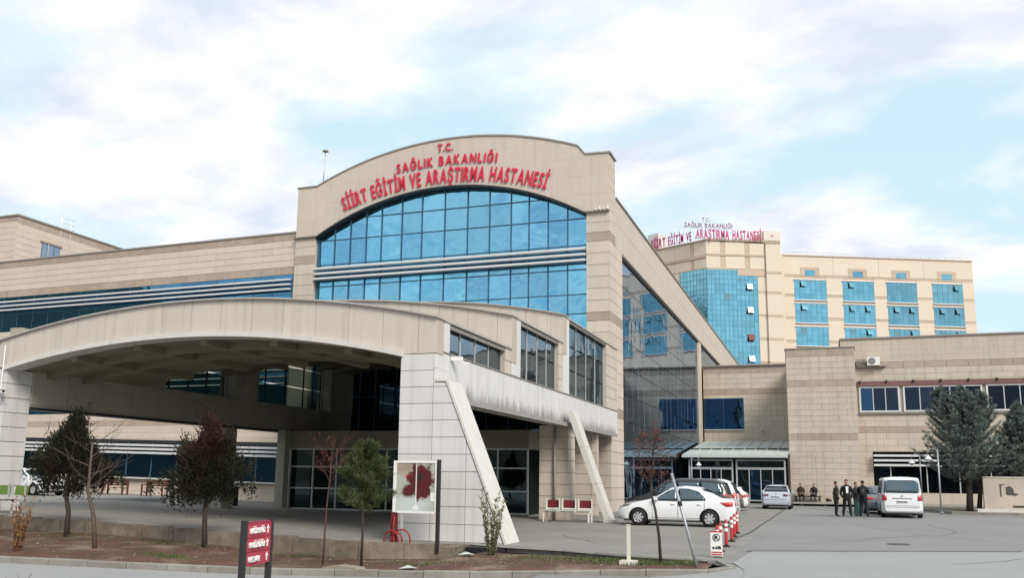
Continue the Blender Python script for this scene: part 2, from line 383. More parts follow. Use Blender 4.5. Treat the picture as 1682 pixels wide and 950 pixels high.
MB().add([(-1.95, 22.9, .009), (4.7, 26.15, .009), (4.7, 26.32, .009), (-1.85, 23.12, .009)], [(0, 1, 2, 3)]).build('road_seam', MATS['tar_seam'])['kind'] = 'structure'
# planted bed between kerb and retaining wall
def bedz(x, t):
    a = kz(x)-.03; b = interp([(-60, .1), (-24, .05), (-19, -.05), (-14.5, -.24), (-11.5, -.38), (-8.8, -.36), (-8.2, -.14), (-5, -.09), (-2.2, -.02)], x, 1)
    return a+(b-a)*t+.05*math.sin(math.pi*t)+.055*(noise.noise(Vector((x*.9, t*3, 1)))+.5*noise.noise(Vector((x*3, t*9, 4))))*math.sin(math.pi*min(1, t*1.15+.05))
bx = lin(-23.2, -2.25, 170)
def bedpt(x, t):
    lo = ky(x)+.12; hi = ey(x)-.06
    lo = max(lo, 0)
    return x, lo+(hi-lo)*t, bedz(x, t)
me = bpy.data.meshes.new('flower_bed'); nt_ = 16
me.from_pydata([bedpt(x, j/(nt_-1)) for x in bx for j in range(nt_)], [], [(i*nt_+j, (i+1)*nt_+j, (i+1)*nt_+j+1, i*nt_+j+1) for i in range(len(bx)-1) for j in range(nt_-1)])
me.materials.append(SOIL); me.polygons.foreach_set('use_smooth', [True]*len(me.polygons)); struct(link('flower_bed', me))
def bz(x, y):
    t = (y-ky(x)-.12)/max(.1, (ey(x)-.18-ky(x))); return bedz(x, max(0, min(1, t)))
# road kerb made of kerb stones
kerb = bpy.data.objects.new('kerb', None); COL.objects.link(kerb); struct(kerb)
def kerbrun(pts, wd=.16, hgt=.2, parent=kerb, L=.95, m=KERB, name='kerb_stone'):
    seg = []; 
    for (a, b) in zip(pts[:-1], pts[1:]):
        a, b = Vector(a), Vector(b); n = max(1, round((b-a).length/L))
        for i in range(n):
            p, q = a.lerp(b, i/n), a.lerp(b, (i+1)/n); d = (q-p); h = d.xy.normalized(); nx = Vector((-h.y, h.x, 0))*wd
            p = p+d*.008; q = q-d*.008; j = random.uniform(-.006, .006); c = .018
            vs = [p-nx*0+Vector((0, 0, -hgt)), q+Vector((0, 0, -hgt)), q+nx+Vector((0, 0, -hgt)), p+nx+Vector((0, 0, -hgt)),
                  p+Vector((0, 0, j-c)), q+Vector((0, 0, j-c)), q+nx+Vector((0, 0, j)), p+nx+Vector((0, 0, j)), p+nx*.13+Vector((0, 0, j)), q+nx*.13+Vector((0, 0, j))]
            o = MB().add(vs, [(0, 1, 5, 4), (4, 5, 9, 8), (8, 9, 6, 7), (3, 7, 6, 2), (0, 4, 8, 7, 3), (1, 2, 6, 9, 5)]).build(name, m, parent)
kerbrun([(x, y, z) for x, y, z in [(-30, 14.6, -.12), (-26, 15.15, -.16)]+KX[2:]])
kerbrun([(-2.1, 19.7, .04), (-2.6, 19.85, .03), (-4.3, 20.2, .03), (-6, 20.95, .02), (-7.6, 21.3, .02)], wd=-.1, hgt=.14, L=1.2)
kerbrun([(-23.4, 15.9, -.15), (-22.6, 18.4, -.08), (-21.2, 20.75, .02)], wd=-.12, hgt=.16, L=1.2)
sheet('driveway', lin(-34, -21.3, 8), lin(0, 1, 8), lambda x, y: -.13+.02*(y-15), ASPH, yf=lambda x, t: (14.2+(x+34)*.13)+(ry(x)+.3-(14.2+(x+34)*.13))*t)
# low retaining wall of rough blocks
rw = wthing('retaining_wall', 'low weathered stone block wall holding up the plaza above the red soil bed', 'wall', (-16, 20.8, 0))
px = -29.5
while px < -8.75:
    qx = min(px+random.uniform(.8, 1.35), -8.7); xm = (px+qx)/2; zt = g(xm, 20.5)+.015; zb = zt-.62; jj = random.uniform(-.02, .012); vs = []
    for xx in (px+.009, qx-.009):
        for yy in (-.14+jj, .1):
            for zz in (zb, zt+random.uniform(-.01, .01)): vs.append((xx, ry(xx)-.02+yy, zz))
    MB().add(vs, [(0, 1, 3, 2), (4, 6, 7, 5), (0, 4, 5, 1), (2, 3, 7, 6), (0, 2, 6, 4), (1, 5, 7, 3)]).build('stone_block', BLOCK, rw)
    if random.random() < .3: MB().box(px+.1, px+.17, ry(px)-.2, ry(px)-.13, zb+.1, zt-.03).build('rust_stain_rib', BLOCK, rw)
    px = qx
MB().box(-9.0, -8.68, 20.4, 21.6, -.45, .02).build('stone_block', BLOCK, rw)
# pavement with kerb along the right wing
pvm = box('pavement', mat('pavement_slabs', (.30, .285, .26), .85, namt=.5, nscale=1), None, -3.1, 60, 66.4, 80.6, -.2, .16); struct(pvm)
pk = bpy.data.objects.new('kerb', None); COL.objects.link(pk); struct(pk)
kerbrun([(-3.1, 66.4, .17), (4.6, 66.4, .17), (6.6, 55.2, .17), (40, 52.6, .17)], wd=.16, parent=pk, L=1.6)
MB().add([(4.65, 66.5, .15), (6.75, 55.35, .15), (60, 52.7, .15), (60, 66.6, .15)], [(0, 1, 2, 3)]).build('verge', mat('verge_soil', (.13, .12, .085), .95, namt=.7, nscale=1.5))['kind'] = 'structure'
# unseen dark ridges added behind the camera to darken what the low glazing mirrors
DARKRIDGE = mat('unseen_ridge', (.075, .085, .065), .95, namt=.8, nscale=.02, col2=(.12, .11, .08))
def ridge(name, pts, h, n=60):
    M = MB(); P = []
    for i in range(n):
        t = i/(n-1)*(len(pts)-1); k = min(int(t), len(pts)-2); a, b = Vector(pts[k]), Vector(pts[k+1]); P.append(a.lerp(b, t-k))
    v = []
    for i, p in enumerate(P):
        hh = h*(.6+.55*math.sin(math.pi*i/(n-1)))*(1+.25*noise.noise(Vector((i*.2, 3, h))))
        d = p.normalized(); q = p
        for s_, z in ((-90, -1.2), (-30, hh*.55), (0, hh*.85), (60, hh), (160, -1.2)): v.append((q.x+d.x*s_, q.y+d.y*s_, z))
    f = [(i*5+j, (i+1)*5+j, (i+1)*5+j+1, i*5+j+1) for i in range(n-1) for j in range(4)]
    return struct(M.add(v, f).build(name, DARKRIDGE, smooth=True))
ridge('unseen_ridge', [(-430, 60, 0), (-270, -60, 0), (-205, -160, 0)], 95)
ridge('unseen_ridge', [(-420, -60, 0), (-330, -240, 0), (-170, -330, 0)], 50)
ridge('unseen_ridge', [(-250, -420, 0), (60, -480, 0), (420, -330, 0)], 34)

# ================================================================== ENTRANCE HALL
XE = -10.06
XH = -10.44                      # right-hand face of the hall; everything here is laid out 1.87 m too near and moved back below
hall = wthing('hospital_building', 'tall entrance hall with arched blue mirror-glass front between stone pylons and long sloping-looking side wall', 'building', (-20, 44, 0))
outer = circ(-19.8, 21.52, 9.2, 2.07)
arch = circ(-20.33, 18.6, 8.56, 2.4)
oz = lambda x: outer(x)
top = [(x, oz(x)) for x in lin(-28.98, -11.8, 41)]
ar = [(x, arch(x)) for x in lin(-28.88, -11.78, 41)]
fpoly = [(-30.34, 16.2), (-30.34, 19.45), (-28.98, 19.45)]+top[1:-1]+[(-11.8, 19.6), (XH-.02, 19.55), (XH-.02, 16.25), (-11.78, 16.25)]+ar[::-1][1:-1]+[(-28.88, 16.2)]
b = MB().prism(fpoly, 43.6, 45.0).build('wall_core', MORTAR, hall)
FA = mat('arch_stone', (.54, .475, .41), .7, namt=.45, nscale=.35, col2=(.47, .405, .345), objvar=.018, streak=.3, bump=.15)
clad(hall, -30.34, XH-.02, 16.2, 21.6, 43.6, 1.35, 1.1, FA, poly=fpoly, gap=.002)
# coping on the arch
M = MB(); pts = [(-30.4, 19.45), (-28.98, 19.45)]+top[1:-1]+[(-11.8, 19.6), (-10.36, 19.55)]
M.prism(pts+[(x, z+.09) for x, z in pts[::-1]], 43.5, 45.05); M.build('coping', COPING, hall)
# pylons
for (x0, x1) in ((-30.34, -28.9), (-11.76, XH)):
    box('wall_core', MORTAR, hall, x0+.02, x1-.045, 43.6, 45.4, 0, 16.2)
    clad(hall, x0, x1, 8.0 if x1 < -20 else 0, 16.2, 43.6, 1.5, .62, CREAM2, bands=((14.55, 15.06), (10.12, 10.6)), bond=0)
    box('ledge', COPING, hall, x0-.06, x1+.0, 43.38, 43.7, 16.2, 16.27)
MB().prism([(x, z) for x, z in ar]+[(x, z-.11) for x, z in ar[::-1]], 43.42, 43.85).build('arch_trim', DKMET, hall)
# pylon sides and long side wall (faces +x)
clad(hall, 43.6, 45.0, 0, 19.5, XH-.045, 1.4, .62, CREAM2, bands=((14.55, 15.06), (10.12, 10.6), (5.0, 5.5)), face='x', bond=0)
box('wall_core', MORTAR, hall, -11.0, XH-.05, 45.0, 121, 14.55, 17.3)
box('wall_core', MORTAR, hall, -11.0, XH-.05, 45.0, 46.7, 0, 14.55)
clad(hall, 45.0, 46.7, 0, 14.55, XH-.045, 1.75, .62, CREAM, bands=((10.12, 10.6), (5.0, 5.5)), face='x', limit=270)
clad(hall, 45.0, 121, 14.55, 17.35, XH-.045, 3.8, 1.4, FA, face='x', limit=290, gap=.003)
box('coping', COPING, hall, -11.1, XH+.08, 45.05, 121.2, 17.35, 17.45)
box('fascia_drip', COPING, hall, -10.7, XH+.03, 46.7, 121, 14.45, 14.55)
box('pier', CREAM, hall, -10.9, XH-.01, 80.05, 81.5, 0, 14.5)
for (y0, y1, z0, z1, nu, nz) in ((46.72, 80.0, .25, 14.4, 19, 9), (82.65, 107, 12.3, 14.4, 13, 2)):
    for i in range(nu):
        for j in range(nz):
            a, b_ = y0+(y1-y0)*i/nu, y0+(y1-y0)*(i+1)/nu; c, d = z0+(z1-z0)*j/nz, z0+(z1-z0)*(j+1)/nz
            o = panel('window_pane', GSIDE, hall, (a, b_, c, d), XH-.2, .02, .012, face='x')
            o.rotation_euler[2] += R(random.uniform(-.035, .035)); o.rotation_euler[1] = R(random.uniform(-.02, .02))
box('window_backing', DKMET, hall, -11.0, XH-.22, 46.7, 107, 0, 14.5)
# curtain wall
MU = [-28.87, -27.76, -26.68, -25.6, -24.57, -23.22, -21.9, -20.42, -18.97, -17.6, -16.28, -15.2, -14.06, -12.92, -11.78]
ZR = [.2, 2.1, 4.15, 6.3, 8.5, 10.63, 11.71, 13.11, 14.48, 16.02, 17.32, 18.7]
gpoly = [(-28.87, .2)]+[(x, z-.08) for x, z in ar]+[(-11.78, .2)]
box('window_backing', DKMET, hall, -28.9, -11.76, 44.05, 44.3, 0, 16.2)
MB().prism([(-28.8, 16.1)]+[(x, z-.1) for x, z in ar[1:-1]]+[(-11.8, 16.1)], 44.06, 44.3).build('window_backing', DKMET, hall)
for i in range(14):
    for j in range(11):
        c = clip(gpoly, MU[i]+.03, MU[i+1]-.03, ZR[j]+.03, ZR[j+1]-.03)
        if not c: continue
        o = panel('window_pane', GBLUE if j > 3 else GLOBBY, hall, c, 43.95, .02)
        o.rotation_euler[2] += R(random.uniform(-.22, .22)); o.rotation_euler[0] += R(random.uniform(-.22, .22))
for i, x in enumerate(MU):
    zt = arch(x) if 0 < i < 14 else 16.2
    box('mullion', BLUEFR, hall, x-.022, x+.022, 43.84, 44.02, .1, zt-.05)
for z in ZR[1:-1]:
    xs_ = [x for x in lin(-28.85, -11.8, 200) if arch(x) > z+.1]
    if z > 17: xs_ = [x for x in xs_ if -24.6 < x < -15.15]
    box('transom', BLUEFR, hall, xs_[0], xs_[-1], 43.86, 44.0, z-.02, z+.02)
for z in (14.18, 13.86, 13.54):
    M = MB(); M.prism([(0, 0)]*0 or [(-28.86, z-.05), (-11.8, z-.05), (-11.8, z+.055), (-28.86, z+.055)], 43.42, 43.74)
    M.build('louvre_bar', LOUV, hall)
    for x in MU[1::3]: box('louvre_bracket', DKMET, hall, x-.03, x+.03, 43.72, 43.9, z-.05, z+.04)
# roof and rear body
box('roof', COPING, hall, -30.2, -11.0, 45.0, 121, 16.6, 16.9)
box('rear_wall', CREAM, hall, -30.2, -11.0, 120.8, 121, 0, 16.6)
box('side_wall', CREAM, hall, -30.3, -30.1, 45.4, 121, 0, 16.9)
# small wall lamp/bracket junk on the ledge
for i in range(4): box('wall_bracket', WPAINT, hall, -11.2+i*.22, -11.13+i*.22, 43.3, 43.5, 16.27, 16.27+.1+.08*(i % 2))

hall.location.y += 1.87

# ================================================================== letters
FONT = None; LC = {}
def letter(ch, bold=.02):
    k = (ch, bold)
    if k not in LC:
        c = bpy.data.curves.new('letter', 'FONT'); c.body = ch; c.size = 1; c.extrude = .05; c.offset = min(bold, .008); c.resolution_u = 3
        o = bpy.data.objects.new('tmp', c); COL.objects.link(o); dg = bpy.context.evaluated_depsgraph_get()
        me = bpy.data.meshes.new_from_object(o.evaluated_get(dg)); bpy.data.objects.remove(o)
        if bold > .008:                         # heavier strokes: three copies a hair apart in depth
            V0 = [tuple(v.co) for v in me.vertices]; F0 = [tuple(p.vertices) for p in me.polygons]; n0 = len(V0); me2 = bpy.data.meshes.new('letter'); bb = bold*1.1
            me2.from_pydata([(x+dx, y+dy, z+dz) for dx, dy, dz in ((-bb, 0, 0), (0, -bb*.7, .004), (bb, 0, .008), (0, bb*.7, .012)) for x, y, z in V0], [], [tuple(i+n0*k_ for i in f) for k_ in range(4) for f in F0]); me = me2
        xs_ = [v.co.x for v in me.vertices]; x0, x1 = min(xs_), max(xs_); me.transform(Matrix.Translation((-(x0+x1)/2, 0, 0)))
        me.name = 'letter'; LC[k] = (me, x1-x0)
    return LC[k]
def write(parent, text, path, h, m, y=0, wfac=1.0, track=.12, space=.38, bold=.02, name='letter', frame=None):
    """letters standing on a path: path(s01)->(x,z,angle); widths share the run evenly"""
    ws = [space if c == ' ' else letter(c, bold)[1]+track for c in text]; tot = sum(ws); s = 0
    for c, w_ in zip(text, ws):
        if c != ' ':
            x, z, a, L_ = path((s+w_/2)/tot)
            me, mw = letter(c, bold)
            key = ('m', c, bold, m.name)
            if key not in LC: m2 = me.copy(); m2.materials.clear(); m2.materials.append(m); LC[key] = m2
            o = bpy.data.objects.new(name, LC[key]); COL.objects.link(o)
            hs = h/.73; sx = L_/tot*wfac
            loc = Matrix.Translation((x, y, z)); rot = Matrix.Rotation(-a, 4, 'Y') @ Matrix.Rotation(R(90), 4, 'X')
            o.parent = parent
            if parent.name in WC: o.matrix_parent_inverse = Matrix.Translation(parent.location).inverted()
            o.matrix_basis = (frame or Matrix()) @ loc @ rot @ Matrix.Diagonal((sx, hs, .5, 1))
        s += w_
def arcpath(fz, x0, x1):
    N = 60; X = lin(x0, x1, N); Z = [fz(x) for x in X]; S = [0]
    for i in range(1, N): S.append(S[-1]+math.hypot(X[i]-X[i-1], Z[i]-Z[i-1]))
    def p(t):
        s = t*S[-1]; i = 1
        while i < N-1 and S[i] < s: i += 1
        f = (s-S[i-1])/(S[i]-S[i-1]); return X[i-1]+(X[i]-X[i-1])*f, Z[i-1]+(Z[i]-Z[i-1])*f, math.atan2(Z[i]-Z[i-1], X[i]-X[i-1]), S[-1]
    return p
sg = wthing('facade_sign', 'raised red letters in three curved lines on the arched stone front above the glass', 'sign', (-20.6, 45.3, 18))
q3 = circ(-20.35, 18.83, 6.6, 1.12); q2 = circ(-20.25, 19.93, 3.25, .2)
write(sg, 'SİİRT EĞİTİM VE ARAŞTIRMA HASTANESİ', arcpath(q3, -27.0, -14.05), .90, RED, 45.36, bold=.016, space=.42)
write(sg, 'SAĞLIK BAKANLIĞI', arcpath(q2, -23.5, -17.0), .58, RED, 45.36, bold=.022, space=.5, track=.2)
write(sg, 'T.C.', arcpath(lambda x: 20.78, -20.85, -19.8), .48, RED, 45.36, bold=.022, track=.14)
# lightning rod
rod = wthing('lightning_rod', 'thin metal rod with small round cap standing on the left shoulder of the arched parapet', 'lightning rod', (-28.9, 46, 19.4))
tube('pole', ALU, rod, [(-28.95, 46, 19.45), (-28.88, 46, 21.95)], [.045, .03])
MB().lathe([(0, -.02), (.2, .03), (.17, .1), (.07, .15), (0, .15)], 14, (-28.88, 46, 21.93)).build('cap', COPING, rod, smooth=True)
box('base', DKMET, rod, -29.05, -28.85, 45.9, 46.1, 19.5, 19.6)

# ================================================================== LEFT WING
lw = thing('hospital_wing', 'long low stone wing left of the arched hall with ribbon glazing and three pale louvres', 'building', (-30.36, 45.62, 0), R(-1.4))
box('wall_core', MORTAR, lw, -46, -.02, .0, 12, -.5, 16.6)
clad(lw, -46, 0, 14.02, 16.65, 0, 1.45, .43, CREAM, bands=((14.02, 14.5), (16.2, 16.65)), gap=.006)
clad(lw, -46, 0, 8.6, 11.5, 0, 1.45, .72, CREAM, gap=.006)
clad(lw, -46, 0, 4.3, 5.6, 0, 1.45, .65, CREAM, gap=.006, bands=((4.75, 5.1),))
box('coping', COPING, lw, -46.1, .0, -.1, 12, 16.65, 16.75)
def ribbon(parent, x0, x1, z0, z1, lz, pw, m, y=-.02, rows=2):
    n = round((x1-x0)/pw)
    for i in range(n):
        for j in range(rows):
            o = panel('window_pane', m, parent, (x0+(x1-x0)*i/n, x0+(x1-x0)*(i+1)/n, z0+(z1-z0)*j/rows, z0+(z1-z0)*(j+1)/rows), y, .015, .02)
            o.rotation_euler[2] += R(random.uniform(-.25, .25))
    box('window_backing', BLUEFR, parent, x0, x1, y-.01, y+.015, z0, z1)
    for z in lz: box('louvre_bar', LOUV, parent, x0, x1, y-.4, y-.2, z-.045, z+.05)
    for i in range(0, n, 4):
        for z in lz: box('louvre_bracket', DKMET, parent, x0+(x1-x0)*i/n-.03, x0+(x1-x0)*i/n+.03, y-.22, y, z-.04, z+.04)
ribbon(lw, -46, -.15, 11.5, 14.02, (13.62, 13.32, 13.02), 1.45, GWING)
ribbon(lw, -46, -.15, 5.6, 8.6, (8.0, 7.6, 7.2), 2.9, GWING)
# ground floor: glazing strip following the slope of the forecourt
gl = bpy.data.objects.new('ground_floor_window', None); COL.objects.link(gl); gl.parent = lw; gl.rotation_euler[1] = R(1.15); gl.location = (0, -.1, 0)
box('glass', GNAVY, gl, -32, -.1, -.03, .0, 1.25, 3.62)
for i in range(17): box('mullion', BLUEFR, gl, -32+i*2-.03, -32+i*2+.03, -.06, -.02, 1.25, 3.6)
for z in (3.28, 3.04, 2.8): box('louvre_bar', LOUV, gl, -32, -.1, -.5, -.2, z-.065, z+.065)
box('sill', LIP, gl, -32, -.1, -.25, .02, 1.16, 1.25)
box('head_black_strip', DKMET, gl, -32, -.1, -.06, .0, 3.42, 3.62)  # black strip along the head of the glazing
clad(lw, -40, 0, -.4, 1.15, -.02, 1.6, .5, CREAM, gap=.006)
clad(lw, -40, 0, 3.55, 4.3, -.0, 1.6, .5, CREAM, gap=.006)

# upper block on the far left
ub = wthing('hospital_block', 'pale stone rooftop block rising behind the left wing, with one small window', 'building', (-73, 66, 0))
box('wall_core', MORTAR, ub, -95, -70.75, 60.05, 95, 0, 25.5)
clad(ub, -84, -70.7, 17, 25.6, 60.05, 1.5, .62, CREAM, bands=((25.1, 25.6), (20.6, 21.0)))
clad(ub, 60.0, 80, 17, 25.6, -70.75, 1.5, .62, CREAM, bands=((24.9, 25.6),), holes=((62.9, 65.1, 22.2, 23.75),), face='x')
box('coping', COPING, ub, -96, -70.6, 59.9, 95, 25.6, 25.75)
wn = box('window', BLUEFR, ub, -70.74, -70.72, 62.9, 65.1, 22.2, 23.75)
for a in (62.95, 63.7, 64.4): panel('window_pane', GSIDE, ub, (a, a+.65, 22.25, 23.7), -70.72, .01, .02, face='x')
box('window_frame', ALU, ub, -70.73, -70.62, 63.62, 63.7, 22.2, 23.75)
box('lintel', BAND, ub, -70.73, -70.6, 62.7, 65.3, 23.75, 23.95)
rl = wthing('roof_ladder_rail', 'thin pale metal rail standing on the roof edge of the far left block', 'railing', (-70.9, 65.7, 25.7))
for yy in (65.0, 66.2): tube('post', WPAINT, rl, [(-70.75, yy, 23.8), (-70.75, yy, 26.9)], .05, 6)
for zz in (25.9, 26.4, 26.9): tube('rung', WPAINT, rl, [(-70.75, 64.6, zz), (-70.75, 66.6, zz)], .035, 6)

# ================================================================== PORTICO
po = wthing('entrance_canopy', 'deep drive-through portico with three stepped arched fascias on pale stone columns', 'canopy', (-18, 30, 0))
PT = circ(-18.1, 7.05, 8, .9); PB = circ(-18.6, 5.97, 7.4, .83)
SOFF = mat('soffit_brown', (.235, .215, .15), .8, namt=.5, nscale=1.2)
INNER = mat('inner_beam', (.37, .35, .285), .75, namt=.3, nscale=1, objvar=.03)
xl, xr = -27.4, XE+.02
def shell(name, f, x0, x1, y0, y1, th, m, n=26):
    X = lin(x0, x1, n); return MB().prism([(x, f(x)) for x in X]+[(x, f(x)-th) for x in X[::-1]], y0, y1).build(name, m, po)
for k, (y0, y1, dz) in enumerate(((22.14, 28.5, 0), (28.5, 34.95, 1.18), (34.95, 45.35, 2.37))):
    tp = lambda x: PT(x)+dz
    bt = lambda x: (PB(x) if -25.9 < x < -11.05 else (5.14 if x > -20 else 5.2)) if k == 0 else PB(x)+dz-.35
    X = lin(xl, xr, 50)
    poly = [(x, tp(x)) for x in X]+[(x, bt(x)) for x in X[::-1]]
    MB().prism(poly, y0+.05, y0+.5).build('fascia_core', MORTAR, po)
    clad(po, xl, xr, 4.5, 11, y0+.05, 1.12, 7, FASC, poly=poly, gap=.006, name='fascia_panel')
    XX = lin(-25.9, -11.05, 40)
    if k == 0: MB().prism([(x, PB(x)+.10) for x in XX]+[(x, PB(x)-.05) for x in XX[::-1]], y0-.08, y0+.55).build('fascia_lip', LIP, po)
    XX = lin(xl, xr+.05, 50); MB().prism([(x, tp(x)+.05) for x in XX]+[(x, tp(x)) for x in XX[::-1]], y0-.09, y0+.55).build('coping', PCOP, po)
    shell('roof_shell', lambda x: tp(x)-.05, xl, xr-.05, y0+.5, y1, .12, COPING)
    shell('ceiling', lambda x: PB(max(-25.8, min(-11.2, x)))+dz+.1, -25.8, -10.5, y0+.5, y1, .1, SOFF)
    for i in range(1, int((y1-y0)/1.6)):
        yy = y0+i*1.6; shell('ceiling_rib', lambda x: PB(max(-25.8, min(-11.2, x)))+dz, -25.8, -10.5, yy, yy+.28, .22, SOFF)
    for i in range(5):
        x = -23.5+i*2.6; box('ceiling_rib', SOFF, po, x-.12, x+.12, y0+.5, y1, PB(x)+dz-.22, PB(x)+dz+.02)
# return faces of the fascias and clerestory windows on both sides
segs = [(22.19, 23.14, 28.5, 27.93, 6.06, 6.12), (28.55, 29.5, 34.95, 34.4, 7.27, 7.3), (35.0, 35.94, 45.35, 42.9, 8.5, 8.46)]
for side in (0, 1):
    for (a, w0, e, w1, zw, zt) in segs:
        X = XE if side == 0 else -26.3
        box('wall_core', MORTAR, po, X-.4, X-.045, a+.3, w0-.02, 5.22, zt-.04)
        box('wall_core', MORTAR, po, X-.4, X-.06, w1, e, 5.22, zt-.04)
        if side == 0:
            clad(po, a, w0, 5.24, zt, X-.045, 1.2, 4, WHITE, face='x', bond=0)
            clad(po, w1, e, 5.24, zt, X-.06, .9, .5, CREAM2, face='x', bond=0)
            box('coping', PCOP, po, X-.5, X+.03, a, e, zt, zt+.07)
        else:
            box('pier', INNER, po, X-.0, X+.5, a+.3, w0+.25, 5.22, zt+.5); box('pier', INNER, po, X, X+.5, w1, e, 5.22, zt+.6)
        n = 4; wn = MB()
        for i in range(n):
            c, d = w0+(w1-w0)*i/n, w0+(w1-w0)*(i+1)/n
            zm = [5.26]+([6.35] if zw > 7 else [])+([7.4] if zw > 8 else [])+[zw]
            for z0, z1 in zip(zm[:-1], zm[1:]):
                o = panel('window_pane', GCLER if side == 0 else GCLEAR, po, (c, d, z0, z1), X-.22, .02, .03, face='x'); o.rotation_euler[2] += R(random.uniform(-.4, .4))
            box('window_frame', ALU if side == 0 else DKMET, po, X-.24, X-.17, d-.022, d+.022, 5.24, zw)
        box('window_frame', DKMET, po, X-.24, X-.14, w0, w1, zw-.04, zw+.02); box('window_frame', DKMET, po, X-.24, X-.1, w0, w1, 5.22, 5.28)
        side == 0 and box('window_backing', DKMET, po, X-.34, X-.24, w0, w1, 5.22, zw)
# right beam
box('wall_core', MORTAR, po, -10.55, XE-.045, 23.0, 45.35, 3.95, 5.2)
clad(po, 22.2, 45.3, 3.95, 5.2, XE-.045, 1.55, 2, WHITE, face='x', gap=.004)
box('ledge', COPING, po, XE-.3, XE+.03, 23.1, 45.3, 5.2, 5.235)
GUT = mat('gutter_metal', (.33, .32, .30), .5, namt=.6, nscale=3)
box('gutter', GUT, po, XE-.28, XE+.16, 23.2, 44.4, 3.86, 3.96); box('gutter_lip', GUT, po, XE+.13, XE+.19, 23.2, 44.4, 3.84, 4.0)
box('beam_inner_face', INNER, po, -10.75, -10.56, 23.2, 45.3, 3.9, 5.3)
# mould and run-off staining above the gutter and under the ledge
stm = bpy.data.materials.new('mould_stain'); stm.use_nodes = True; t = stm.node_tree; t.nodes.clear(); L = t.links.new
o_ = t.nodes.new('ShaderNodeOutputMaterial'); tr_ = t.nodes.new('ShaderNodeBsdfTransparent'); df = t.nodes.new('ShaderNodeBsdfDiffuse'); df.inputs[0].default_value = (.075, .07, .055, 1); mx = t.nodes.new('ShaderNodeMixShader')
tc_ = t.nodes.new('ShaderNodeTexCoord'); gp_ = t.nodes.new('ShaderNodeNewGeometry'); mpn = t.nodes.new('ShaderNodeMapping'); mpn.inputs['Scale'].default_value = (1, 3.2, .5); L(gp_.outputs['Position'], mpn.inputs[0])
nz = t.nodes.new('ShaderNodeTexNoise'); nz.inputs['Scale'].default_value = 1.1; nz.inputs['Detail'].default_value = 8; nz.inputs['Roughness'].default_value = .7; L(mpn.outputs[0], nz.inputs['Vector'])
sx = t.nodes.new('ShaderNodeSeparateXYZ'); L(tc_.outputs['Generated'], sx.inputs[0])
m1 = t.nodes.new('ShaderNodeMath'); m1.operation = 'SUBTRACT'; L(nz.outputs[0], m1.inputs[0]); m2_ = t.nodes.new('ShaderNodeMath'); m2_.operation = 'MULTIPLY'; m2_.inputs[1].default_value = .5; L(sx.outputs[2], m2_.inputs[0]); L(m2_.outputs[0], m1.inputs[1])
mr_ = t.nodes.new('ShaderNodeMapRange'); mr_.inputs[1].default_value = .22; mr_.inputs[2].default_value = .60; mr_.inputs[3].default_value = 0; mr_.inputs[4].default_value = .5; L(m1.outputs[0], mr_.inputs[0]); L(mr_.outputs[0], mx.inputs[0]); L(tr_.outputs[0], mx.inputs[1]); L(df.outputs[0], mx.inputs[2]); L(mx.outputs[0], o_.inputs[0])
MB().add([(XE+.012, 23.2, 3.97), (XE+.012, 44.9, 3.97), (XE+.012, 44.9, 4.75), (XE+.012, 23.2, 4.75)], [(0, 1, 2, 3)]).build('mould_stain', stm, po)
# left beam
box('beam', INNER, po, -26.4, -25.84, 23.2, 45.3, 3.92, 5.24)
for i in range(13): panel('beam_panel', INNER, po, (23.2+i*1.56, 23.2+(i+1)*1.56, 4.02, 5.2), -25.84, .03, .008, face='x')
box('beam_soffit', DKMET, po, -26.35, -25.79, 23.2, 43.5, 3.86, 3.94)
# front right column with its slanting buttress
box('column_core', MORTAR, po, -11.08, -10.1, 22.19, 23.15, -.5, 5.14)
MB().prism([(-10.14, -.5), (-7.98, -.5), (-7.98, -.05), (-8.12, .1), (-9.72, 4.27), (-10.14, 4.27)], 22.19, 23.1).build('buttress_core', MORTAR, po)
cp = [(-11.12, -.45), (-7.99, -.45), (-7.99, .0), (-9.74, 4.31), (-10.1, 4.31), (-10.1, 5.12), (-11.12, 5.12)]
clad(po, -11.12, -7.95, -.45, 5.12, 22.19, 1.02, .47, WHITE, poly=cp, bond=0, gap=.008)
clad(po, 22.15, 23.15, 4.3, 5.12, -10.1, 1.0, .47, WHITE, face='x', bond=0)
box('column_return', WHITE, po, -11.13, -11.08, 22.2, 23.15, 0, 5.1)
def slope_cap(y0, y1, m=LIP, x0=-9.72, z0=4.33, x1=-7.94, z1=-.02, t=.07):
    d = Vector((x1-x0, z1-z0)).normalized(); n = Vector((-d.y, d.x))*t
    MB().prism([(x0-.3, z0+.0), (x0, z0), (x1, z1), (x1+n.x, z1+n.y), (x0+n.x, z0+n.y), (x0-.3, z0+t)], y0, y1).build('buttress_cap', m, po)
slope_cap(22.12, 23.16)
# second strut, free standing against the gutter
d = Vector((-8.22+9.75, -.0-4.35)).normalized(); n = Vector((-d.y, d.x))
STR = mat('strut_stone', (.56, .54, .50), .6, namt=.5, nscale=2, col2=(.46, .44, .40), objvar=.03)
for i in range(3):
    a = Vector((-9.80, 4.45)).lerp(Vector((-8.22, .0)), i/3); b_ = Vector((-9.80, 4.45)).lerp(Vector((-8.22, .0)), (i+1)/3-.003)
    MB().prism([tuple(a), tuple(b_), tuple(b_+n*.15), tuple(a+n*.15)], 34.95, 35.8).build('strut_slab', STR, po)
    MB().prism([tuple(a-n*.05), tuple(b_-n*.05), tuple(b_+n*.19), tuple(a+n*.19)], 34.86, 34.95).build('strut_edge', LIP, po)
box('strut_foot', STR, po, -8.35, -7.95, 34.84, 35.82, -.05, .12)
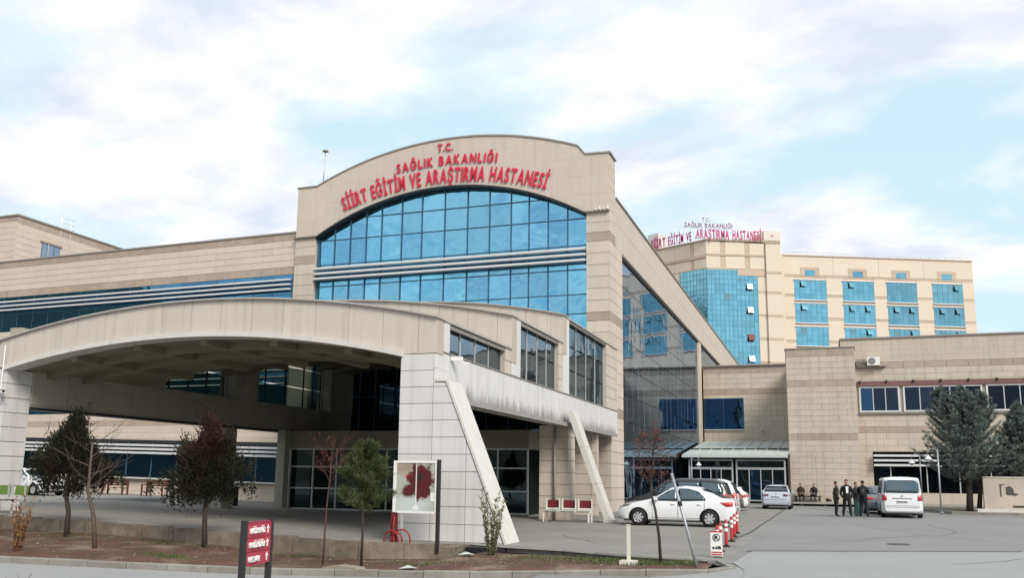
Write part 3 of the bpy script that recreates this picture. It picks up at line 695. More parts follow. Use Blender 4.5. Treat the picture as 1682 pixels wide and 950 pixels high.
# left front column
box('column_core', MORTAR, po, -27.4, -25.9, 22.19, 23.15, -.3, 5.16)
clad(po, -27.42, -25.86, -.2, 5.16, 22.19, 1.6, .47, WHITE, bond=0, gap=.008)
clad(po, 22.15, 23.2, -.2, 5.16, -25.9, 1.2, .47, WHITE, face='x', bond=0, gap=.008)
# inner piers
box('pier', INNER, po, -25.82, -25.35, 38.0, 38.45, 0, 3.95)
for sx, sgn in ((-11.34, 1),):
    box('column_core', MORTAR, po, sx+.04, XE-.06, 35.85, 36.9, -.1, 3.95)
    clad(po, sx, XE-.02, 0, 3.93, 35.85, 1.3, .47, CREAM2, bond=0)
    clad(po, 35.81, 36.9, 0, 3.93, XE-.06, 1.2, .47, CREAM2, face='x', bond=0)
box('column_core', INNER, po, -26.5, -25.86, 34.0, 34.8, 0, 3.95)
box('column_core', MORTAR, po, -13.0, -10.15, 41.05, 41.5, 0, 3.9)
clad(po, -13.0, -10.12, 0, 3.9, 41.05, 1.3, .47, CREAM2, bond=0)
tube('downpipe', GUT, po, [(-10.62, 35.7, 0), (-10.62, 35.7, 3.9)], .05)
# vestibule under the portico
ve = wthing('glass_vestibule', 'glazed entrance lobby with beige header under the dark portico', 'vestibule', (-19, 40, 0))
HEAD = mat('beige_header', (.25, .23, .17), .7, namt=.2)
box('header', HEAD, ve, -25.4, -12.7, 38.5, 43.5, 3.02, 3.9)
box('side_glass', GDARK, ve, -12.75, -12.71, 38.6, 43.4, .05, 3.02)
vx = [-25.33, -24.0, -22.67, -21.3, -19.9, -18.5, -17.1, -15.7, -14.2, -12.75]; vz = [.1, 1.1, 2.15, 3.02]
fz = lambda x: .14+(-25.4-x)*.012+.0
for i, x in enumerate(vx):
    box('frame_post', ALU, ve, x-.035, x+.035, 38.5, 38.6, fz(x)-.1, 3.02)
    if i < len(vx)-1:
        for z0, z1 in zip(vz[:-1], vz[1:]):
            o = panel('window_pane', GDARK, ve, (x+.04, vx[i+1]-.04, z0, z1), 38.58, .015, .01); o.rotation_euler[2] += R(random.uniform(-.5, .5))
for z in vz: box('frame_rail', ALU, ve, -25.36, -12.7, 38.49, 38.59, z-.035, z+.035)
box('floor_slab', CONC, ve, -25.4, -12.7, 38.5, 43.5, -.3, .06)
DARKIN = mat('dark_interior', (.03, .03, .032), .8)
box('interior_wall', DARKIN, ve, -25.3, -12.8, 41, 41.1, .06, 3.0)

# ================================================================== RIGHT WINGS
rwg = wthing('hospital_wing', 'two-storey stone wing behind the glazed porch with a wide navy window', 'building', (-6, 84, 0))
box('wall_core', MORTAR, rwg, XH+.03, -2.0, 84.05, 100, -.1, 12.2)
clad(rwg, XH+.03, -2.4, 0, 12.27, 84.05, 1.45, .5, CREAM3, bands=((11.6, 12.27), (9.6, 10.15)), holes=((-10.4, -6.75, 6.38, 9.28),), gap=.003)
box('coping', COPING, rwg, XH, -2.3, 83.8, 100, 12.27, 12.39)
wn = box('window', BLUEFR, rwg, -10.4, -6.75, 83.95, 84.04, 6.38, 9.28)
for i in range(2):
    o = panel('window_pane', GNAVY, rwg, (-10.38+i*1.81, -8.57+i*1.81, 6.4, 9.26), 83.95, .015, .02)
box('window_sill', LIP, rwg, -10.4, -6.7, 83.85, 84.0, 6.3, 6.38)
st = wthing('stair_block', 'projecting blank stone block between the glazed porch and the clinic wing', 'building', (0, 72, 0))
box('wall_core', MORTAR, st, -2.42, 2.55, 72.05, 84, -.1, 11.9)
clad(st, -2.46, 2.6, .1, 11.96, 72.05, 1.25, .44, CREAM3, bands=((11.35, 11.96), (9.0, 9.5), (4.84, 5.38)), gap=.003)
clad(st, 72.0, 80.6, .1, 11.96, 2.57, 1.2, .44, CREAM3, face='x', limit=320, gap=.003)
box('side_wall', CREAM3, st, -2.5, -2.42, 72.1, 84, .1, 11.9)
box('coping', COPING, st, -2.55, 2.7, 71.95, 84, 11.96, 12.06)
cw = wthing('clinic_wing', 'stone clinic wing at the right edge with a strip of framed windows above louvres', 'building', (12, 73.5, 0))
box('wall_core', MORTAR, cw, 1.7, 34, 73.56, 92, -.1, 12.7)
clad(cw, 1.65, 27, .2, 12.8, 73.55, 1.5, .47, CREAM3, bands=((10.45, 10.95), (5.46, 5.95)), holes=((2.7, 34, 6.98, 9.45), (3.6, 13.5, .2, 4.02)), gap=.003, limit=290)
box('coping', COPING, cw, 1.6, 34, 73.4, 92, 12.8, 12.92)
box('ledge', COPING, cw, 2.62, 34, 73.35, 73.6, 6.9, 7.0)
box('awning_roll', mat('faded_maroon', (.20, .10, .09), .8, namt=.5), cw, 2.75, 34, 73.35, 73.6, 9.05, 9.42)
for i in range(16): box('awning_bracket', DKMET, cw, 2.9+i*1.9, 3.02+i*1.9, 73.25, 73.5, 9.3, 9.5)
for a, b_, n in ((2.85, 5.75, 3), (6.0, 11.45, 5), (11.7, 17.2, 5), (17.5, 23, 5)):
    fr = MB()
    for z0, z1 in ((7.05, 7.17), (8.93, 9.05)): fr.box(a, b_, 73.42, 73.56, z0, z1)
    for x in (a, b_-.12): fr.box(x, x+.12, 73.42, 73.56, 7.17, 8.93)
    fr.build('window_frame', LOUV, cw)
    for i in range(n):
        c, d = a+.12+(b_-a-.24)*i/n, a+.12+(b_-a-.24)*(i+1)/n
        o = panel('window_pane', GNAVY if (a < 3 and i == 0) else GOPEN, cw, (c, d, 7.17, 8.93), 73.55, .015, .01); o.rotation_euler[2] += R(random.uniform(-.5, .5))
        if i: box('mullion', ALU, cw, c-.035, c+.035, 73.46, 73.55, 7.17, 8.93)
for z in (3.72, 3.36, 3.0): box('louvre_bar', LOUV, cw, 3.62, 12.5, 73.0, 73.3, z-.08, z+.08)
box('dark_opening', GOPEN, cw, 3.6, 13.5, 73.5, 73.56, .9, 4.0)
for x in (4.8, 7.3, 9.5, 11.6): box('mullion', ALU, cw, x-.04, x+.04, 73.42, 73.5, .9, 2.9)
box('base_wall', CREAM3, cw, 5.6, 13.4, 73.3, 73.56, .1, .95)
ac = wthing('air_conditioner', 'white outdoor air conditioning unit fixed high on the clinic wing beside the stair block', 'air conditioner', (3.5, 73.3, 10.6))
box('case', WPAINT, ac, 3.55, 4.45, 72.95, 73.3, 10.65, 11.3)
MB().lathe([(0, -.03), (.26, -.03), (.27, 0)], 18, (3.88, 72.95, 10.98), 'y').build('fan_grille', mat('grille_grey', (.2, .2, .2), .5), ac)
for i in range(5): box('louvre', GUT, ac, 2.75, 3.4, 73.2, 73.4, 10.72+i*.1, 10.77+i*.1)
box('bracket', GUT, ac, 2.8, 4.9, 73.15, 73.5, 10.58, 10.63)
# glazed porch in the corner
PFR = mat('porch_frame_grey', (.38, .39, .40), .45)
gp = wthing('glazed_porch', 'lean-to glazed porch with pale ribbed metal roof in the corner of the stone wings', 'porch', (-6.3, 75, .15))
ROOFM = mat('pale_metal_roof', (.50, .54, .51), .5, namt=.5, nscale=.6, col2=(.36, .40, .37))
n = 9
for i in range(n):
    a, b_ = XH+.02+.05+7.9*i/n, XH+.02+.05+7.9*(i+1)/n-.02
    MB().add([(a, 69.9, 3.72), (b_, 69.9, 3.72), (b_, 83.95, 5.3), (a, 83.95, 5.3), (a, 69.9, 3.62), (b_, 69.9, 3.62), (b_, 83.95, 5.2), (a, 83.95, 5.2)],
             [(0, 1, 2, 3), (7, 6, 5, 4), (0, 4, 5, 1), (1, 5, 6, 2), (0, 3, 7, 4)]).build('roof_panel', ROOFM, gp)
    MB().add([(b_-.02, 69.9, 3.72), (b_+.05, 69.9, 3.72), (b_+.05, 83.95, 5.3), (b_-.02, 83.95, 5.3), (b_-.02, 69.9, 3.79), (b_+.05, 69.9, 3.79), (b_+.05, 83.95, 5.37), (b_-.02, 83.95, 5.37)],
             [(4, 5, 6, 7), (0, 4, 7, 3), (1, 2, 6, 5), (0, 1, 5, 4)]).build('roof_rib', ROOFM, gp)
box('gutter', ROOFM, gp, XH+.02, -2.5, 69.75, 69.95, 3.45, 3.66)
box('fascia_beam', DKMET, gp, XH+.02+.05, -2.55, 70.3, 70.5, 3.32, 3.5)
box('end_wall', DKMET, gp, -2.6, -2.5, 70.5, 72.0, .15, 3.5)
box('dark_interior', DARKIN, gp, XH+.02+.1, -2.6, 74, 74.1, .2, 4.3)
for a, b_ in ((-10.0, -6.6), (-6.4, -2.72)):
    fr = MB()
    for z0, z1 in ((.18, .26), (2.55, 2.72), (3.2, 3.32)): fr.box(a, b_, 70.4, 70.5, z0, z1)
    for x in (a, b_-.12): fr.box(x, x+.12, 70.4, 70.5, .26, 2.55); fr.box(x, x+.12, 70.4, 70.5, 2.72, 3.2)
    fr.build('door_frame', PFR, gp)
    w4 = (b_-a-.24)/4; w2_ = (b_-a-.24)/2
    for i in range(4):
        panel('door_pane', GDARK if i != 1 else GNAVY, gp, (a+.12+i*w4, a+.12+(i+1)*w4, .26, 2.55), 70.48, .015, .02)
        if i: box('mullion', ALU, gp, a+.12+i*w4-.03, a+.12+i*w4+.03, 70.4, 70.47, .26, 2.55)
    for i in range(2): panel('window_pane', GDARK, gp, (a+.12+i*w2_, a+.12+(i+1)*w2_, 2.72, 3.2), 70.48, .015, .03)

# ================================================================== TOWER
TA = 24.08
tw = thing('hospital_tower', 'tall warm beige ward tower with four columns of blue windows and a faceted glass front', 'tower', (-5.27, 152.63, 0), R(TA))
def tb(name, m, *a): return box(name, m, tw, *a)
tb('wall_core', TOWERC, .1, 33.9, .12, 24, 0, 39.4)
FL = [19.0, 20.95, 24.9, 28.85, 32.82, 36.2, 39.7]
BX = [(2.1, 7.75), (10.6, 16.15), (18.42, 23.8), (26.6, 32.05)]
gaps = [(0, 2.1), (7.75, 10.6), (16.15, 18.42), (23.8, 26.6), (32.05, 34.0)]
for z0, z1 in zip(FL[:-1], FL[1:]):
    if z1 > 39:
        for a, b_ in ((0, 9.1), (9.1, 17.2), (17.2, 25.2), (25.2, 34.0)): panel('wall_panel', TOWERC, tw, (a, b_, z0+.22, z1), .1, .1, .02)
    else:
        for a, b_ in gaps: panel('wall_panel', TOWERC, tw, (a, b_, z0+.22, z1-.2), .1, .1, .02)
    for a, b_ in (gaps if z1 < 39 else [(0, 34)]): panel('belt_panel', TOWERB, tw, (a, b_, z0-.2, z0+.22), .1, .06, .0)
panel('wall_panel', TOWERC, tw, (0, 34, 17, 19), .1, .1, .02)
tb('coping', TOWERB, -.2, 34.2, -.15, 24, 39.7, 39.9)
tb('side_wall', TOWERC, 33.95, 34.1, 0, 24, 0, 39.5)
MULT = mat('tower_mullion', (.10, .28, .38), .5)
for bi, (a, b_) in enumerate(BX):
    for fi, (z0, z1) in enumerate(((24.2, 27.4), (28.15, 31.42), (32.1, 35.5))):
        wn = tb('window', GTOW, a, b_, -.02, .1, z0, z1)
        gm_ = MB()
        for i in range(1, 6): x = a+(b_-a)*i/6; gm_.box(x-.035, x+.035, -.05, -.01, z0, z1)
        for z in (z0+.9, z0+1.75, z1-.5): gm_.box(a, b_, -.05, -.01, z-.03, z+.03)
        o = gm_.build('mullion_grid', MULT, wn)
        tb('window_hood', LOUV, a-.1, b_+.1, -.25, .1, z1, z1+.14)
        tb('window_sill', LOUV, a-.1, b_+.1, -.2, .1, z0-.14, z0)
        for (kx) in ((1,) if bi == 0 else (1, 4)):
            if (bi, fi, kx) in ((0, 0, 1), (1, 2, 4), (2, 2, 1), (2, 2, 4), (3, 2, 1), (1, 0, 1), (2, 0, 1), (3, 0, 1)):
                if fi == 0: o = MB().box(a+kx*.93, a+kx*.93+.9, -.05, -.03, z1-1.2, z1-.2).build('blind', mat('grey_blind', (.12, .26, .33), .6), wn)
                continue
            x = a+kx*.93; hole = MB().box(x, x+.92, -.06, -.03, z1-1.25, z1-.2).build('open_gap', DKMET, wn)
            o = MB().box(0, .9, -.04, 0, -1.0, 0).build('open_sash', GTOW, wn); o.location = (x+.16, -.1, z1-.2); o.rotation_euler[0] = R(-22)
    cxm = (a+b_)/2
    sw = tb('window', GTOW, cxm-.9, cxm+.9, -.02, .1, 36.3, 37.3)
    for (p, q, r_, s_) in ((cxm-1.7, cxm-.9, 36.3, 37.3), (cxm+.9, cxm+1.7, 36.3, 37.3), (cxm-1.7, cxm+1.7, 37.3, 37.8)): panel('belt_panel', TOWERB, tw, (p, q, r_, s_), .1, .14, 0)
# projecting centre with glass front
tb('centre_core', TOWERC, -13.5, -.85, -1.4, 20, 0, 41.0)
for (a, b_) in ((-13.55, -11.1), (-10.3, -6.9), (-6.1, -3.5)): panel('wall_panel', TOWERC, tw, (a, b_, 39.3, 41.5 if b_ < -4 else 41.3), -1.4, .1, .02)
for (a, b_) in ((-13.55, -11.1), (-10.3, -6.9), (-6.1, -3.5)): panel('wall_panel', TOWERC, tw, (a, b_, 36.75, 38.95), -1.4, .1, .02)
for x in (-10.7, -6.5): panel('belt_panel', TOWERB, tw, (x-.4, x+.4, 36.6, 41.4), -1.4, .06, 0)
panel('belt_panel', TOWERB, tw, (-13.55, -.8, 38.95, 39.3), -1.4, .2, 0)
panel('belt_panel', TOWERB, tw, (-8.2, -.8, 35.6, 36.6), -1.4, .12, 0)
for z0, z1 in zip(FL[:-2], FL[1:-1]): panel('wall_panel', TOWERC, tw, (-4.9, -3.35, z0+.2, min(z1, 35.6)-.2), -1.4, .1, .01); panel('belt_panel', TOWERB, tw, (-4.9, -3.35, z0-.2, z0+.2), -1.4, .06, 0)
tb('corner_pier', TOWERC, -3.4, -.85, -1.9, -1.3, 0, 41.1)
for z in FL[1:-1]: tb('belt_panel', TOWERB, -3.42, -.8, -1.95, -1.4, z-.2, z+.2)
tb('corner_pier', TOWERC, -.85, .1, -.6, 1, 0, 39.6)
tb('coping', TOWERB, -13.7, -.7, -1.75, 20, 41.5, 41.7); 
tb('stair_turret', TOWERC, -3.6, -.7, -1.6, 4, 41.3, 43.5)
cg = tb('curtain_wall', GTOW, -13.5, -8.2, -1.55, -1.42, 17, 36.55); cg2 = tb('curtain_wall', GTOW, -8.2, -4.9, -1.55, -1.42, 17, 35.55)
gm_ = MB()
for i in range(13):
    x = -13.5+8.6*i/12; gm_.box(x-.035, x+.035, -1.6, -1.54, 17, 36.55 if x < -8.2 else 35.55)
for i in range(22):
    z = 17.3+.88*i; gm_.box(-13.5, -4.9 if z < 35.5 else -8.2, -1.6, -1.54, z-.03, z+.03)
gm_.build('mullion_grid', MULT, cg)
for (x, z, m_) in ((-6.9, 34.2, None), (-6.9, 30.2, None), (-6.9, 25.6, DRED), (-6.9, 22.0, None)):
    tb('open_gap', DKMET, x, x+1.05, -1.62, -1.6, z-1.2, z)
    o = MB().box(0, 1, -.05, 0, -1.1, 0).build('open_sash', m_ or mat('bright_sash', (.28, .52, .68), .15), tw); o.location = (x+.08, -1.64, z+.02); o.rotation_euler[0] = R(-20)
tb('blind', mat('grey_blind', (.12, .26, .33), .6), -10.6, -9.6, -1.6, -1.55, 31.4, 32.5)
# left facet
fa = bpy.data.objects.new('left_facet', None); COL.objects.link(fa); fa.parent = tw
fa.location = (-13.55, -1.5, 0); fa.rotation_euler[2] = R(180-25-TA)+math.pi  # set below
# facet runs from the corner towards the left and away: local -x axis
ang = math.atan2(-math.cos(R(65)), math.sin(R(65)))   # world angle of the +x axis of the facet
fa.rotation_euler[2] = ang-R(TA)
fb = lambda name, m, *a: box(name, m, fa, *a)
fb('facet_core', TOWERC, -14, -.05, .1, 3, 0, 41.4)
for a, b_ in ((-14, -6.3), (-6.3, -3.1), (-2.4, 0)): panel('wall_panel', TOWERC, fa, (a, b_, 39.0, 41.5), .1, .1, .02); panel('wall_panel', TOWERC, fa, (a, b_, 36.75, 38.5), .1, .1, .02)
panel('belt_panel', TOWERB, fa, (-3.1, -2.4, 36.7, 41.5), .1, .06, 0); panel('belt_panel', TOWERB, fa, (-14, 0, 38.55, 38.95), .1, .2, 0)
fb('coping', TOWERB, -14, .1, -.15, 3, 41.5, 41.7)
cg3 = fb('curtain_wall', GTOW, -5.15, 0, -.05, .1, 17, 36.6)
panel('wall_panel', TOWERC, fa, (-14, -5.2, 17, 36.5), .1, .1, .02)
gm_ = MB()
for i in range(9): gm_.box(-5.15+5.15*i/8-.035, -5.15+5.15*i/8+.035, -.1, -.04, 17, 36.6)
for i in range(22): gm_.box(-5.15, 0, -.1, -.04, 17.3+.88*i-.03, 17.3+.88*i+.03)
gm_.build('mullion_grid', MULT, cg3)
fb('stair_turret', WHITE, -11.8, -9.6, 0, 3, 41.7, 44.6)
tr = thing('roof_railing', 'thin pale rail along the flat roof edge of the beige tower', 'railing', (-5.27, 152.63, 39.9), R(TA))
for i in range(24): tube('post', WPAINT, tr, [(.4+i*1.44, 0, 0), (.4+i*1.44, 0, .5)], .04, 5)
tube('rail', WPAINT, tr, [(.4, 0, .5), (33.6, 0, .5)], .05, 6)
# rooftop letters on a white open frame
FRW = mat('sign_frame_white', (.80, .80, .82), .5)
rs = thing('rooftop_sign', 'red letters in three lines standing on the parapet of the beige tower', 'sign', (-5.27, 152.63, 41.7), R(TA))
MAG = mat('rooftop_letters_red', (.42, .02, .11), .5); DMAG = mat('rooftop_letters_dark', (.20, .04, .07), .5)
straight = lambda x0, x1, z: (lambda t: (x0+(x1-x0)*t, z, 0, abs(x1-x0)))
facetM = Matrix.Translation((-13.55, -1.5, 0)) @ Matrix.Rotation(ang-R(TA), 4, 'Z')
write(rs, 'ARAŞTIRMA', straight(-15.4, -9.6, .05), 1.6, MAG, -1.9, bold=.03)
write(rs, 'HASTANESİ', straight(-9.1, -4.0, .05), 1.6, MAG, -1.9, bold=.03)
write(rs, 'SİİRT', straight(-10.9, -7.75, .12), 1.6, MAG, -.4, bold=.03, frame=facetM)
write(rs, 'EĞİTİM', straight(-7.3, -4.1, .12), 1.6, MAG, -.4, bold=.03, frame=facetM)
write(rs, 'VE', straight(-3.6, -2.5, .15), 1.6, MAG, -.4, bold=.03, frame=facetM)
write(rs, 'SAĞLIK BAKANLIĞI', straight(-17.3, -9.0, 1.95), .75, DMAG, -1.9, bold=.01)
write(rs, 'T.C.', straight(-14.3, -12.8, 2.95), .75, DMAG, -1.9, bold=.0)
for x in lin(-17, -4, 9): tube('support_post', FRW, rs, [(x, -1.75, -.2), (x, -1.75, 1.9)], .05, 5)
tube('support_rail', FRW, rs, [(-17.5, -1.75, 1.9), (-8.8, -1.75, 1.9)], .05, 5); tube('support_rail', FRW, rs, [(-15.4, -1.75, .05), (-3.9, -1.75, .05)], .06, 5)
box('turret_board', mat('pale_board', (.66, .58, .52), .6), tw, -3.6, -.7, -1.75, -1.62, 41.8, 43.4)
M = MB(); M.box(-2.45, -1.85, -1.8, -1.76, 42.55, 42.65); M.box(-2.2, -2.1, -1.8, -1.76, 42.3, 42.9); M.build('red_mark', mat('faded_red', (.55, .25, .22), .6), tw)

# ================================================================== VEHICLES
def ip(t, x):
    if x <= t[0][0]: return t[0][1]
    for a, b in zip(t[:-1], t[1:]):
        if x <= b[0]: f = (x-a[0])/(b[0]-a[0]); f = f*f*(3-2*f)*.35+f*.65; return a[1]+(b[1]-a[1])*f
    return t[-1][1]
# every profile is along x from nose (0) to tail (L); top = roof/bonnet line, belt = foot of the windows
CARS_P = {
 'sedan': dict(L=4.43, W=1.74, top=[(0, .55), (.06, .70), (.35, .82), (1.15, .96), (1.45, 1.08), (2.05, 1.40), (2.55, 1.46), (3.1, 1.42), (3.55, 1.25), (3.95, 1.08), (4.32, 1.04), (4.4, .92), (4.43, .6)],
   belt=[(0, .54), (.35, .79), (1.15, .90), (2.2, .93), (3.3, .97), (3.9, 1.0), (4.35, 1.0), (4.43, .58)], wheels=(.83, 3.48), wr=.315,
   side=[[(1.42, .96), (1.62, 1.10), (1.98, 1.31), (2.28, 1.38), (2.28, .95)], [(2.36, .95), (2.36, 1.385), (2.75, 1.37), (3.05, 1.27), (3.28, 1.10), (3.34, .99)]],
   doors=[1.36, 2.32, 3.3]),
 'hatch': dict(L=4.05, W=1.74, top=[(0, .55), (.06, .70), (.35, .84), (.95, .98), (1.2, 1.08), (1.85, 1.42), (2.4, 1.48), (3.2, 1.45), (3.65, 1.32), (3.9, 1.06), (4.02, .9), (4.05, .55)],
   belt=[(0, .54), (.35, .82), (1.0, .93), (2.2, .96), (3.6, 1.02), (3.9, 1.0), (4.05, .54)], wheels=(.78, 3.28), wr=.31,
   side=[[(1.25, 1.0), (1.45, 1.13), (1.82, 1.34), (2.15, 1.40), (2.15, .98)], [(2.23, .99), (2.23, 1.405), (2.75, 1.41), (3.2, 1.36), (3.35, 1.05)]],
   doors=[1.2, 2.19, 3.05]),
 'mpv': dict(L=4.6, W=1.83, top=[(0, .6), (.06, .8), (.4, .95), (.95, 1.07), (1.2, 1.2), (1.9, 1.66), (2.4, 1.76), (3.9, 1.74), (4.35, 1.62), (4.52, 1.2), (4.6, .9), (4.6, .5)],
   belt=[(0, .58), (.4, .92), (1.0, 1.04), (2.4, 1.08), (4.4, 1.12), (4.55, 1.0), (4.6, .5)], wheels=(.85, 3.75), wr=.33,
   side=[[(1.3, 1.12), (1.95, 1.56), (2.3, 1.62), (2.3, 1.1)], [(2.38, 1.1), (2.38, 1.63), (3.3, 1.64), (3.3, 1.14)], [(3.38, 1.14), (3.38, 1.64), (4.15, 1.58), (4.3, 1.2)]],
   doors=[1.25, 2.34, 3.34]),
 'van': dict(L=4.9, W=1.9, top=[(0, .62), (.06, .85), (.3, 1.02), (.75, 1.15), (.95, 1.28), (1.6, 1.83), (2.1, 1.95), (4.6, 1.95), (4.78, 1.86), (4.88, 1.2), (4.9, .5)],
   belt=[(0, .6), (.3, 1.0), (.8, 1.1), (2.2, 1.16), (4.7, 1.16), (4.88, 1.05), (4.9, .5)], wheels=(.9, 3.9), wr=.34,
   side=[[(1.05, 1.2), (1.6, 1.68), (2.0, 1.76), (2.0, 1.18)], [(2.1, 1.18), (2.1, 1.77), (3.2, 1.78), (3.2, 1.18)], [(3.3, 1.18), (3.3, 1.78), (4.45, 1.77), (4.5, 1.2)]],
   doors=[1.0, 2.05, 3.25]),
}
def make_car(kind, paint, label, cat, x, y, heading, name=None, z=0, rear_dark=False, seams=True, tail='wide', cheap=False, group=None, taillbl=None):
    """heading = world angle of the direction the nose points to"""
    P = CARS_P[kind]; L, W, wr = P['L'], P['W'], P['wr']; hw = W/2
    t = thing(name or {'van': 'passenger_van', 'mpv': 'minivan'}.get(kind, 'parked_car'), label, cat, (x, y, z), heading+math.pi, group=group)
    ox = -L/2
    st_ = sorted(set([i*L/44 for i in range(45)]+[.02, .06, L-.02, L-.06]))
    rings = []
    for s in st_:
        tp = ip(P['top'], s); be = min(ip(P['belt'], s), tp-.02); e_ = min(s, L-s)
        wf = 1-.17*max(0, 1-e_/.45)**2.2            # plan taper at nose and tail
        h = hw*wf; cab = max(0, min(1, (tp-be-.03)/.35)); roof = h*(1-.03-(.20 if kind in ('sedan', 'hatch') else .13 if kind == 'mpv' else .10)*cab)
        zb = .20+.10*max(0, 1-e_/.3); crown = .015+.03*cab
        rings.append([(s, 0, zb), (s, h*.86, zb), (s, h*.965, zb+.06), (s, h, .42), (s, h*1.0, min(.62, be-.05)), (s, h*.985, be-.03), (s, h*.965, be+.005),
                      (s, h*.965+(roof-h*.965)*.55, be+(tp-be)*.52), (s, roof+.005, tp-.055*cab-.006), (s, roof*.93, tp-.008), (s, roof*.5, tp+crown*.75), (s, 0, tp+crown)])
    K = len(rings[0]); M = MB(); v = []
    for r in rings:
        v += [(ox+p[0], -p[1], p[2]) for p in r]+[(ox+p[0], p[1], p[2]) for p in r[-2:0:-1]]
    n = 2*K-2; f = [(i*n+k, i*n+(k+1) % n, (i+1)*n+(k+1) % n, (i+1)*n+k) for i in range(len(rings)-1) for k in range(n)]
    f += [tuple(range(n)), tuple((len(rings)-1)*n+k for k in range(n))]
    M.add(v, f); me = M.mesh('body', [paint, BLKPL], True); fixn(me)
    bvh = BVHTree.FromPolygons([tuple(q.co) for q in me.vertices], [tuple(p.vertices) for p in me.polygons])
    body = link('body', me, None, t)
    # wheel housings cut out of the body
    if not cheap:
        cut = MB()
        for wx in P['wheels']:
            for sy in (-1, 1):
                c = MB().lathe([(0, -.2), (wr+.055, -.2), (wr+.055, .2), (0, .2)], 28, (ox+wx, sy*hw, wr), 'y'); cut.add(c.v, c.f)
        cme = cut.mesh('cut', [BLKPL]); fixn(cme); co = link('cut', cme, None, t)
        md = body.modifiers.new('b', 'BOOLEAN'); md.object = co; md.operation = 'DIFFERENCE'; md.solver = 'EXACT'
        try: md.material_mode = 'TRANSFER'
        except Exception: pass
        dg = bpy.context.evaluated_depsgraph_get(); m2 = bpy.data.meshes.new_from_object(body.evaluated_get(dg)); body.modifiers.clear(); body.data = m2; m2.name = 'body'
        m2.polygons.foreach_set('use_smooth', [abs(p.normal.y) < .0 or p.area < 9 for p in m2.polygons])
        bpy.data.objects.remove(co)
        try: m2.set_sharp_from_angle(angle=R(38))
        except Exception: pass
    else:
        try: me.set_sharp_from_angle(angle=R(38))
        except Exception: pass
    def patch(nm, m, poly, axis, sgn, off=.006, step=.09, th=0):
        xs_ = [p[0] for p in poly]; zs_ = [p[1] for p in poly]; x0, x1, z0, z1 = min(xs_), max(xs_), min(zs_), max(zs_)
        nx, nz = max(1, int((x1-x0)/step)), max(1, int((z1-z0)/step)); vv = []; ff_ = []; idx = {}
        for i in range(nx):
            for j in range(nz):
                c = clip2(poly, x0+(x1-x0)*i/nx, x0+(x1-x0)*(i+1)/nx, z0+(z1-z0)*j/nz, z0+(z1-z0)*(j+1)/nz)
                if not c: continue
                fc = []
                for (a, b_) in c:
                    k = (round(a, 4), round(b_, 4))
                    if k not in idx:
                        if axis == 'y': o_, d_ = Vector((ox+a, sgn*3, b_)), Vector((0, -sgn, 0))
                        else: o_, d_ = Vector((sgn*6, a, b_)), Vector((-sgn, 0, 0))
                        hit = bvh.ray_cast(o_, d_)[0]
                        if hit is None: idx[k] = None; continue
                        idx[k] = len(vv); vv.append(tuple(hit-d_*off))
                    if idx[k] is not None: fc.append(idx[k])
                if len(fc) > 2: ff_.append(tuple(fc))
        if not ff_: return
        me_ = bpy.data.meshes.new(nm); me_.from_pydata(vv, [], ff_); me_.materials.append(m); me_.polygons.foreach_set('use_smooth', [True]*len(ff_)); me_.update()
        o_ = link(nm, me_, None, t); sm = o_.modifiers.new('s', 'SOLIDIFY'); sm.thickness = .006; sm.offset = 1 if False else 0
        return o_
    for sgn in (-1, 1):
        for poly in P['side']:
            big = [(p[0]+(.03 if p[0] < sum(q[0] for q in poly)/len(poly) else -.03)*-1, p[1]+(.025 if p[1] > 1.1 else -.025)) for p in poly]
            patch('window_trim', BLKPL, big, 'y', sgn, .004); patch('side_window', CARGL, poly, 'y', sgn, .011)
        if not cheap:
            for dx in P['doors']: patch('door_seam', BLKPL, [(dx-.006, .32), (dx+.006, .32), (dx+.006, ip(P['belt'], dx)-.02), (dx-.006, ip(P['belt'], dx)-.02)], 'y', sgn, .003)
            patch('door_seam', BLKPL, [(P['doors'][0], .30), (P['doors'][-1], .30), (P['doors'][-1], .312), (P['doors'][0], .312)], 'y', sgn, .003)
            for dx in P['doors'][1:3]: patch('door_handle', paint, [(dx-.26, .80), (dx-.08, .80), (dx-.08, .835), (dx-.26, .835)], 'y', sgn, .03)
        # mirror
        mx_ = P['doors'][0]+.12; mz = ip(P['belt'], mx_)+.06
        mm = MB().box(ox+mx_-.05, ox+mx_+.09, min(sgn*(hw-.05), sgn*(hw+.16)), max(sgn*(hw-.05), sgn*(hw+.16)), mz-.02, mz+.13).build('wing_mirror', paint, t)
        # wheels
        for wx in P['wheels']:
            wh = MB().lathe([(wr*.62, -.105), (wr*.95, -.105), (wr, -.07), (wr, .07), (wr*.95, .105), (wr*.62, .105)], 28).mesh('tyre', [RUBBER], True)
            w_ = link('wheel', wh, None, t, (ox+wx, sgn*(hw-.115), wr)); w_.rotation_euler = (R(90), 0, 0)
            rm = MB(); so_ = -sgn
            rm.lathe([(wr*.60, .07*so_), (wr*.66, .10*so_), (wr*.60, .085*so_), (wr*.55, .05*so_)], 24)
            for k in range(7):
                a = 2*math.pi*k/7; c, s_ = math.cos(a), math.sin(a); pa = Vector((c, s_, 0)); pb = Vector((-s_, c, 0))
                q = [pa*.03-pb*.03, pa*wr*.6-pb*.045, pa*wr*.6+pb*.045, pa*.03+pb*.03]
                rm.add([tuple(p+Vector((0, 0, .095*so_))) for p in q]+[tuple(p+Vector((0, 0, .05*so_))) for p in q], [(0, 1, 2, 3), (0, 4, 5, 1), (1, 5, 6, 2), (2, 6, 7, 3)])
            rm.lathe([(0, .1*so_), (.05, .1*so_), (.055, .05*so_)], 12)
            link('rim', rm.mesh('rim', [RIM]), None, w_)
